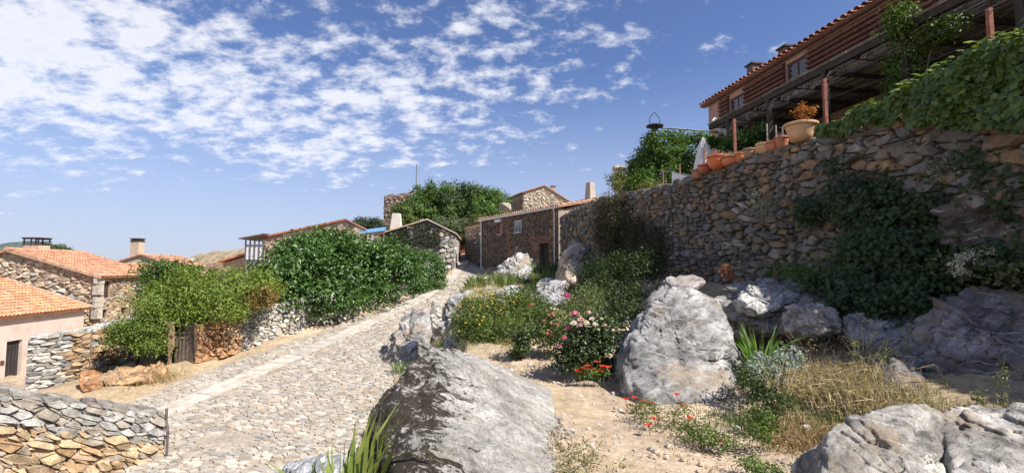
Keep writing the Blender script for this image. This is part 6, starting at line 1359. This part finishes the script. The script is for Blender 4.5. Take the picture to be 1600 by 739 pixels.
        if k == 1:
            rng = RNG(700); a = rng.uniform(0, 6.28, n)
            for i in range(n):
                B = np.array([[q[0] + .12 * math.cos(a[i]), q[1] + .12 * math.sin(a[i]), z - .02]]); ld = np.array([[math.cos(a[i]) * .5 + .12, math.sin(a[i]) * .5, 0]]) * rng.uniform(.3, 1); kk = rng.uniform()
                V, T, c = blades(B, [hg * rng.uniform(.6, 1.15)], ld, [wd], np.array([np.array(cA) * (1 - kk) + np.array(cB) * kk]), rng); obj('leaf', V, None, 'leaf', t, c, tris=T)
        else: tuft('leaves', t, (q[0], q[1], z), n, rad, hg, wd, cA, cB, 700 + k, ln)
    # silver and green weeds
    for k, (lab, lobes, n, ls, cA, cB) in enumerate((
        ('silver grey leafy herb in front of the upright iris', [(P(1205, 570, 5.7), (.22, .2, .16)), (P(1235, 560, 5.8), (.16, .16, .14)), (P(1180, 585, 5.6), (.18, .16, .12))], 120, .05, (.22, .26, .25), (.38, .42, .42)),
        ('dark green weedy clump below the silver herb', [(P(1185, 610, 5.2), (.18, .16, .15)), (P(1210, 625, 5.0), (.14, .14, .14)), (P(1165, 590, 5.5), (.13, .13, .14))], 110, .042, (.035, .06, .02), (.08, .12, .035)),
        ('green weeds with yellow specks at the foot of the dry grass', [(P(1190, 655, 4.7), (.14, .13, .12)), (P(1180, 680, 4.4), (.12, .12, .10))], 80, .035, (.06, .11, .02), (.12, .18, .03)),
        ('low spreading green weed on the path below the poppies', [(P(1100, 680, 4.5), (.22, .2, .06)), (P(1130, 690, 4.4), (.16, .15, .06)), (P(1080, 668, 4.65), (.16, .14, .06))], 110, .03, (.07, .12, .025), (.16, .22, .05)),
        ('low green weed at the bottom edge beside the corner rock', [(P(1200, 735, 3.8), (.14, .12, .05)), (P(1170, 725, 3.9), (.10, .1, .05))], 70, .028, (.08, .14, .025), (.16, .23, .05)),
        ('sparse weeds among the poppies before the boulder', [(P(1040, 655, 4.9), (.25, .18, .09)), (P(1010, 640, 5.1), (.18, .16, .08)), (P(1075, 645, 4.9), (.2, .16, .1))], 90, .03, (.08, .12, .03), (.22, .23, .07)),
        ('faded grass weeds on the path in the bottom middle', [(P(905, 700, 4.1), (.22, .2, .03)), (P(940, 725, 3.8), (.2, .16, .03)), (P(890, 735, 3.8), (.16, .14, .03))], 60, .026, (.12, .13, .04), (.26, .23, .09)),
        ('grey-green thistly plant on the sunny bank above the boulder', [(P(1135, 425, 9.0), (.12, .12, .14))], 30, .05, (.35, .20, .10), (.42, .14, .08)))):
        c = np.array(lobes[0][0]); gz = h(c[0], c[1]); t = plant('weed', lab, 'weed', (c[0], c[1], gz))
        dz = [max(0, h(l[0][0], l[0][1]) + l[1][2] * .6 - l[0][2]) for l in lobes]; lobes = [(np.array(l[0]) + (0, 0, d), l[1]) for l, d in zip(lobes, dz)]
        crown('foliage', t, lobes, n, 12, .035, ls, cA, cB, 720 + k, .1, .1, .2, .4); branches('stems', t, (c[0], c[1], gz), [np.array(l[0]) for l in lobes], .006, 730 + k, (.2, .2, .1))
    # dry grass
    rng = RNG(750)
    def drygrass(label, areas, n, hg, cA, cB, seed):
        rng = RNG(seed); B = []
        while len(B) < n:
            (px, py, Y), (rx, ry) = areas[rng.integers(len(areas))]; q = P(px, py, Y); x, y = q[0] + rng.normal() * rx, q[1] + rng.normal() * ry; B.append((x, y, h(x, y) - .02))
        B = np.array(B); k = rng.uniform(size=(n, 1)); col = np.array(cA) * (1 - k) + np.array(cB) * k; a = rng.uniform(0, 6.28, n)
        ld = np.stack([np.cos(a), np.sin(a), 0 * a], 1) * rng.uniform(.1, 1.25, (n, 1)); col = col * rng.uniform(.6, 1.25, (n, 1)); V, T, c = blades(B, hg * rng.uniform(.25, 1.0, n), ld, .006 * rng.uniform(.6, 1.9, n), col, rng, .45)
        o = obj('dry_grass', V, None, 'straw', None, c, tris=T); tag(o, label, 'grass', kind='stuff')
    DA, DB = (.27, .20, .11), (.50, .415, .27)
    drygrass('tall golden dry grass between the iris and the corner rock', [((1290, 590, 5.6), (.22, .3)), ((1330, 600, 5.3), (.22, .25)), ((1370, 615, 5.0), (.16, .2)), ((1260, 560, 6.0), (.18, .25)), ((1320, 560, 5.9), (.25, .25))], 5200, .42, DA, DB, 751)
    drygrass('matted brown dry grass under the golden grass', [((1270, 640, 4.7), (.2, .2)), ((1310, 650, 4.5), (.2, .18)), ((1240, 660, 4.5), (.15, .15))], 3800, .18, (.24, .16, .085), (.40, .29, .165), 752)
    drygrass('thin straw grass on the bank above the big boulder', [((1140, 500, 7.4), (.15, .3)), ((1130, 440, 8.8), (.2, .3)), ((1090, 425, 9.4), (.25, .2))], 900, .26, DA, DB, 753)
    drygrass('sparse dry grass along the street edge and bank', [((640, 545, 13.5), (.5, .8)), ((720, 480, 18), (.8, 1.0)), ((800, 450, 18), (1.2, 1.2)), ((850, 460, 15), (.9, .8)), ((880, 420, 18), (.5, .8)), ((780, 540, 8.8), (.5, .4))], 4200, .20, DA, (.44, .36, .17), 754)
    drygrass('dry grass on the earth beside the timber gate', [((225, 560, 14.8), (.4, .5)), ((200, 590, 13.8), (.3, .3)), ((250, 585, 14.2), (.3, .3))], 2200, .28, DA, (.46, .34, .15), 755)
    drygrass('short faded grass on the sandy path', [((880, 640, 4.9), (.35, .4)), ((930, 700, 4.2), (.4, .4)), ((1010, 690, 4.3), (.4, .3)), ((960, 640, 5.2), (.5, .3))], 700, .06, (.24, .22, .08), (.42, .34, .17), 756)
    drygrass('green grass patch at the foot of the boulder beside the cobbles', [((545, 655, 7.4), (.3, .5)), ((520, 690, 6.8), (.3, .4)), ((540, 620, 8.6), (.25, .4))], 1500, .14, (.10, .16, .03), (.26, .28, .09), 757)
    drygrass('low green and straw ground cover over the garden bank', [((760, 470, 16), (1.2, 1.2)), ((820, 460, 14), (1.0, 1.0)), ((870, 480, 12), (.6, .8)), ((700, 500, 14.5), (.7, .8)), ((650, 540, 12.5), (.5, .8)), ((800, 440, 21), (1.6, 1.5))], 3600, .16, (.10, .15, .035), (.34, .33, .13), 758)
    drygrass('straw litter and dead stalks around the rose bed', [((790, 560, 7.6), (.5, .4)), ((850, 560, 7.4), (.4, .4)), ((760, 545, 8.4), (.4, .4)), ((860, 610, 5.9), (.3, .2)), ((858, 650, 4.9), (.10, .3)), ((862, 700, 4.2), (.10, .3)), ((850, 605, 6.2), (.12, .2))], 2300, .07, (.20, .13, .06), (.42, .33, .18), 759)
    drygrass('scattered straw and dead leaves over the sandy path', [((960, 620, 5.6), (1.0, .8)), ((900, 690, 4.4), (.7, .6)), ((1050, 690, 4.3), (.7, .5)), ((1150, 640, 4.9), (.5, .5)), ((1420, 600, 5.2), (.6, .4)), ((1500, 630, 4.8), (.6, .4))], 1500, .05, (.14, .09, .045), (.45, .36, .22), 770)
    for k, (px, py, Y, lab) in enumerate(((1265, 520, 6.5, 'bare bleached dead shrub behind the golden grass'), (1345, 530, 6.3, 'dead twiggy stalks at the edge of the shade'), (1215, 590, 5.4, 'arching dry iris stems over the silver herb'))):
        q = P(px, py, Y); z = h(q[0], q[1]); t = plant('dead_shrub', lab, 'shrub', (q[0], q[1], z)); rg = RNG(780 + k)
        branches('stems', t, (q[0], q[1], z), [(q[0] + rg.normal() * .22, q[1] + rg.normal() * .18, z + rg.uniform(.2, .55)) for _ in range(26)], .006, 785 + k, (.46, .38, .25))
        crown('seed_heads', t, [((q[0], q[1], z + .33), (.32, .26, .24))], 40, 6, .05, .035, (.34, .25, .13), (.52, .43, .27), 790 + k, .1, 0, aspect=.3, mat='straw')
    drygrass('grass and moss growing in the joints of the cobbles', [((480, 650, 9.6), (.9, 1.2)), ((540, 600, 10.8), (.6, 1.2)), ((430, 690, 8.6), (.8, .8)), ((560, 560, 13.5), (.6, 1.5)), ((330, 650, 11), (1.0, 1.0))], 2600, .045, (.12, .15, .04), (.30, .27, .13), 771)
    drygrass('long grass on the broken bank between street and garden', [((690, 540, 10.5), (.35, .8)), ((670, 560, 9.5), (.3, .8)), ((640, 545, 12), (.4, .9)), ((720, 470, 17), (.7, 1.0)), ((770, 455, 18.5), (.9, .9)), ((745, 440, 22), (.8, 1.2)), ((800, 438, 22), (1.0, 1.2))], 3400, .34, (.13, .17, .045), (.40, .35, .17), 772)
    drygrass('brown straggling grass in front of the shaded rock slab', [((1430, 625, 5.0), (.25, .25)), ((1480, 632, 4.6), (.3, .2)), ((1400, 600, 5.5), (.2, .25)), ((1560, 640, 4.4), (.4, .2))], 2200, .20, (.16, .13, .06), (.36, .30, .17), 773)
    drygrass('green grass blades mixed through the dry grass edge', [((1340, 625, 4.8), (.25, .15)), ((1230, 600, 5.2), (.2, .25)), ((1400, 610, 5.1), (.15, .15)), ((1160, 640, 5.0), (.2, .2)), ((1150, 520, 7.0), (.2, .3))], 1100, .24, (.08, .13, .03), (.22, .25, .08), 774)
    # tall seed stalks in the shade
    for k, (px, py, Y, hg, lab) in enumerate(((1570, 645, 4.6, .55, 'tall green stalk with yellow flowers before the shaded slab'), (1530, 650, 4.7, .25, 'short pale seed stalk before the shaded slab'), (1420, 560, 5.9, .55, 'thin seed stalk at the edge of the dark cleft'), (1335, 560, 6.0, .5, 'pale seed stalk rising behind the dry grass'), (1385, 570, 5.8, .5, 'drooping oat stalk right of the dry grass'))):
        q = P(px, py, Y); z = h(q[0], q[1]); t = plant('weed_stalk', lab, 'weed', (q[0], q[1], z)); top = np.array((q[0] + .04, q[1], z + hg)); MB().tube([(q[0], q[1], z), (q[0] - .02, q[1], z + hg * .5), top], [.006, .005, .003], 5, (.20, .22, .10)).build('stem', 'leaf', t)
        crown('leaves', t, [((q[0], q[1], z + hg * .55), (.06, .06, hg * .45))], 26, 4, .02, .035, (.10, .14, .05), (.30, .30, .14), 760 + k, 0, 0, aspect=.35)
    for k, (px, py, Y, lab) in enumerate(((1262, 642, 4.7, 'pale limestone chip lying in the dry grass'), (1285, 610, 5.2, 'tan stone half buried in the dry grass'), (822, 580, 6.5, 'small grey stone at the end of the lichened boulder'))):
        q = P(px, py, Y); q[2] = h(q[0], q[1]) + .06; rr = random.Random(k); rock('small_stone', [q + np.array((rr.uniform(-.09, .09), rr.uniform(-.06, .06), rr.uniform(-.1, .05))) for _ in range(10)], 80 + k, lab, 'stone', detail=3, amp=.06, col=(.56, .54, .51) if k != 1 else (.48, .38, .28))
    # poppies
    def poppy(px, py, Y, label, group, k, r=.036):
        q = P(px, py, Y); z = h(q[0], q[1]); q[2] = max(q[2], z + .05); t = plant('poppy', label, 'flower', (q[0], q[1], z), group)
        MB().tube([(q[0] + .015, q[1], z - .01), (q[0] + .01, q[1], (z + q[2]) / 2), q], .003, 5, (.16, .18, .07)).build('stem', 'leaf', t)
        rng = RNG(800 + k); V = []; F = []
        for i in range(4):
            a = i * math.pi / 2 + rng.uniform(-.2, .2); rad = np.array((math.cos(a), math.sin(a), 0)); tan = np.array((-rad[1], rad[0], 0)); b = len(V); up = rng.uniform(.35, .9)
            V += [q, q + rad * r * .5 - tan * r * .55 + (0, 0, r * .3 * up), q + rad * r * 1.0 - tan * r * .5 + (0, 0, r * .7 * up), q + rad * r * 1.1 + (0, 0, r * .62 * up), q + rad * r * 1.0 + tan * r * .5 + (0, 0, r * .75 * up), q + rad * r * .5 + tan * r * .55 + (0, 0, r * .3 * up)]
            F += [(b, b + 1, b + 2, b + 3), (b, b + 3, b + 4, b + 5)]
        obj('petals', V, F, 'petal', t, np.array((.68, .045, .025)))
        MB().lathe(q + (0, 0, .002), [(.004, 0), (.008, .006), (.004, .012)], 6, (.04, .05, .02)).build('heart', 'petal', t)
    A = 'poppies at the foot of the rose bush'; B_ = 'poppies in front of the big boulder'
    ORD = ['first', 'second', 'third', 'fourth', 'fifth', 'sixth', 'seventh', 'eighth']
    for k, (px, py) in enumerate(sorted(((933, 566), (912, 576), (925, 577), (942, 573), (950, 575), (918, 572), (904, 581), (937, 580)))): poppy(px, py, 6.35, ORD[k] + ' red poppy from the left in the cluster at the foot of the rose bush', A, k, .045)
    for k, (px, py) in enumerate(sorted(((978, 624), (992, 622), (1006, 627), (1018, 630), (1057, 617), (1067, 634), (985, 634), (999, 635)))): poppy(px, py, 5.35, ORD[k] + ' red poppy from the left in the line below the big boulder', B_, 20 + k, .034)
    poppy(1078, 654, 4.95, 'red poppy right of centre in the weeds before the boulder', B_, 40); poppy(1022, 655, 4.85, 'red poppy low on the path edge below the boulder', B_, 41); poppy(1013, 665, 4.7, 'lowest red poppy left of the weeds below the boulder', B_, 42); poppy(1126, 690, 4.4, 'lone red poppy in the green weed left of the dry grass', B_, 43)
    poppy(1247, 731, 3.6, 'red poppy against the dark side of the bottom corner rock', B_, 44, .03); poppy(1257, 737, 3.5, 'half-hidden red poppy at the bottom edge under the corner rock', B_, 45, .03)
    t = plant('weed', 'thin green growth around the poppy cluster by the roses', 'weed', P(925, 585, 6.4)); crown('foliage', t, [(P(925, 582, 6.4), (.25, .12, .07))], 60, 10, .03, .03, (.08, .14, .03), (.16, .22, .05), 850, 0, 0)
garden()
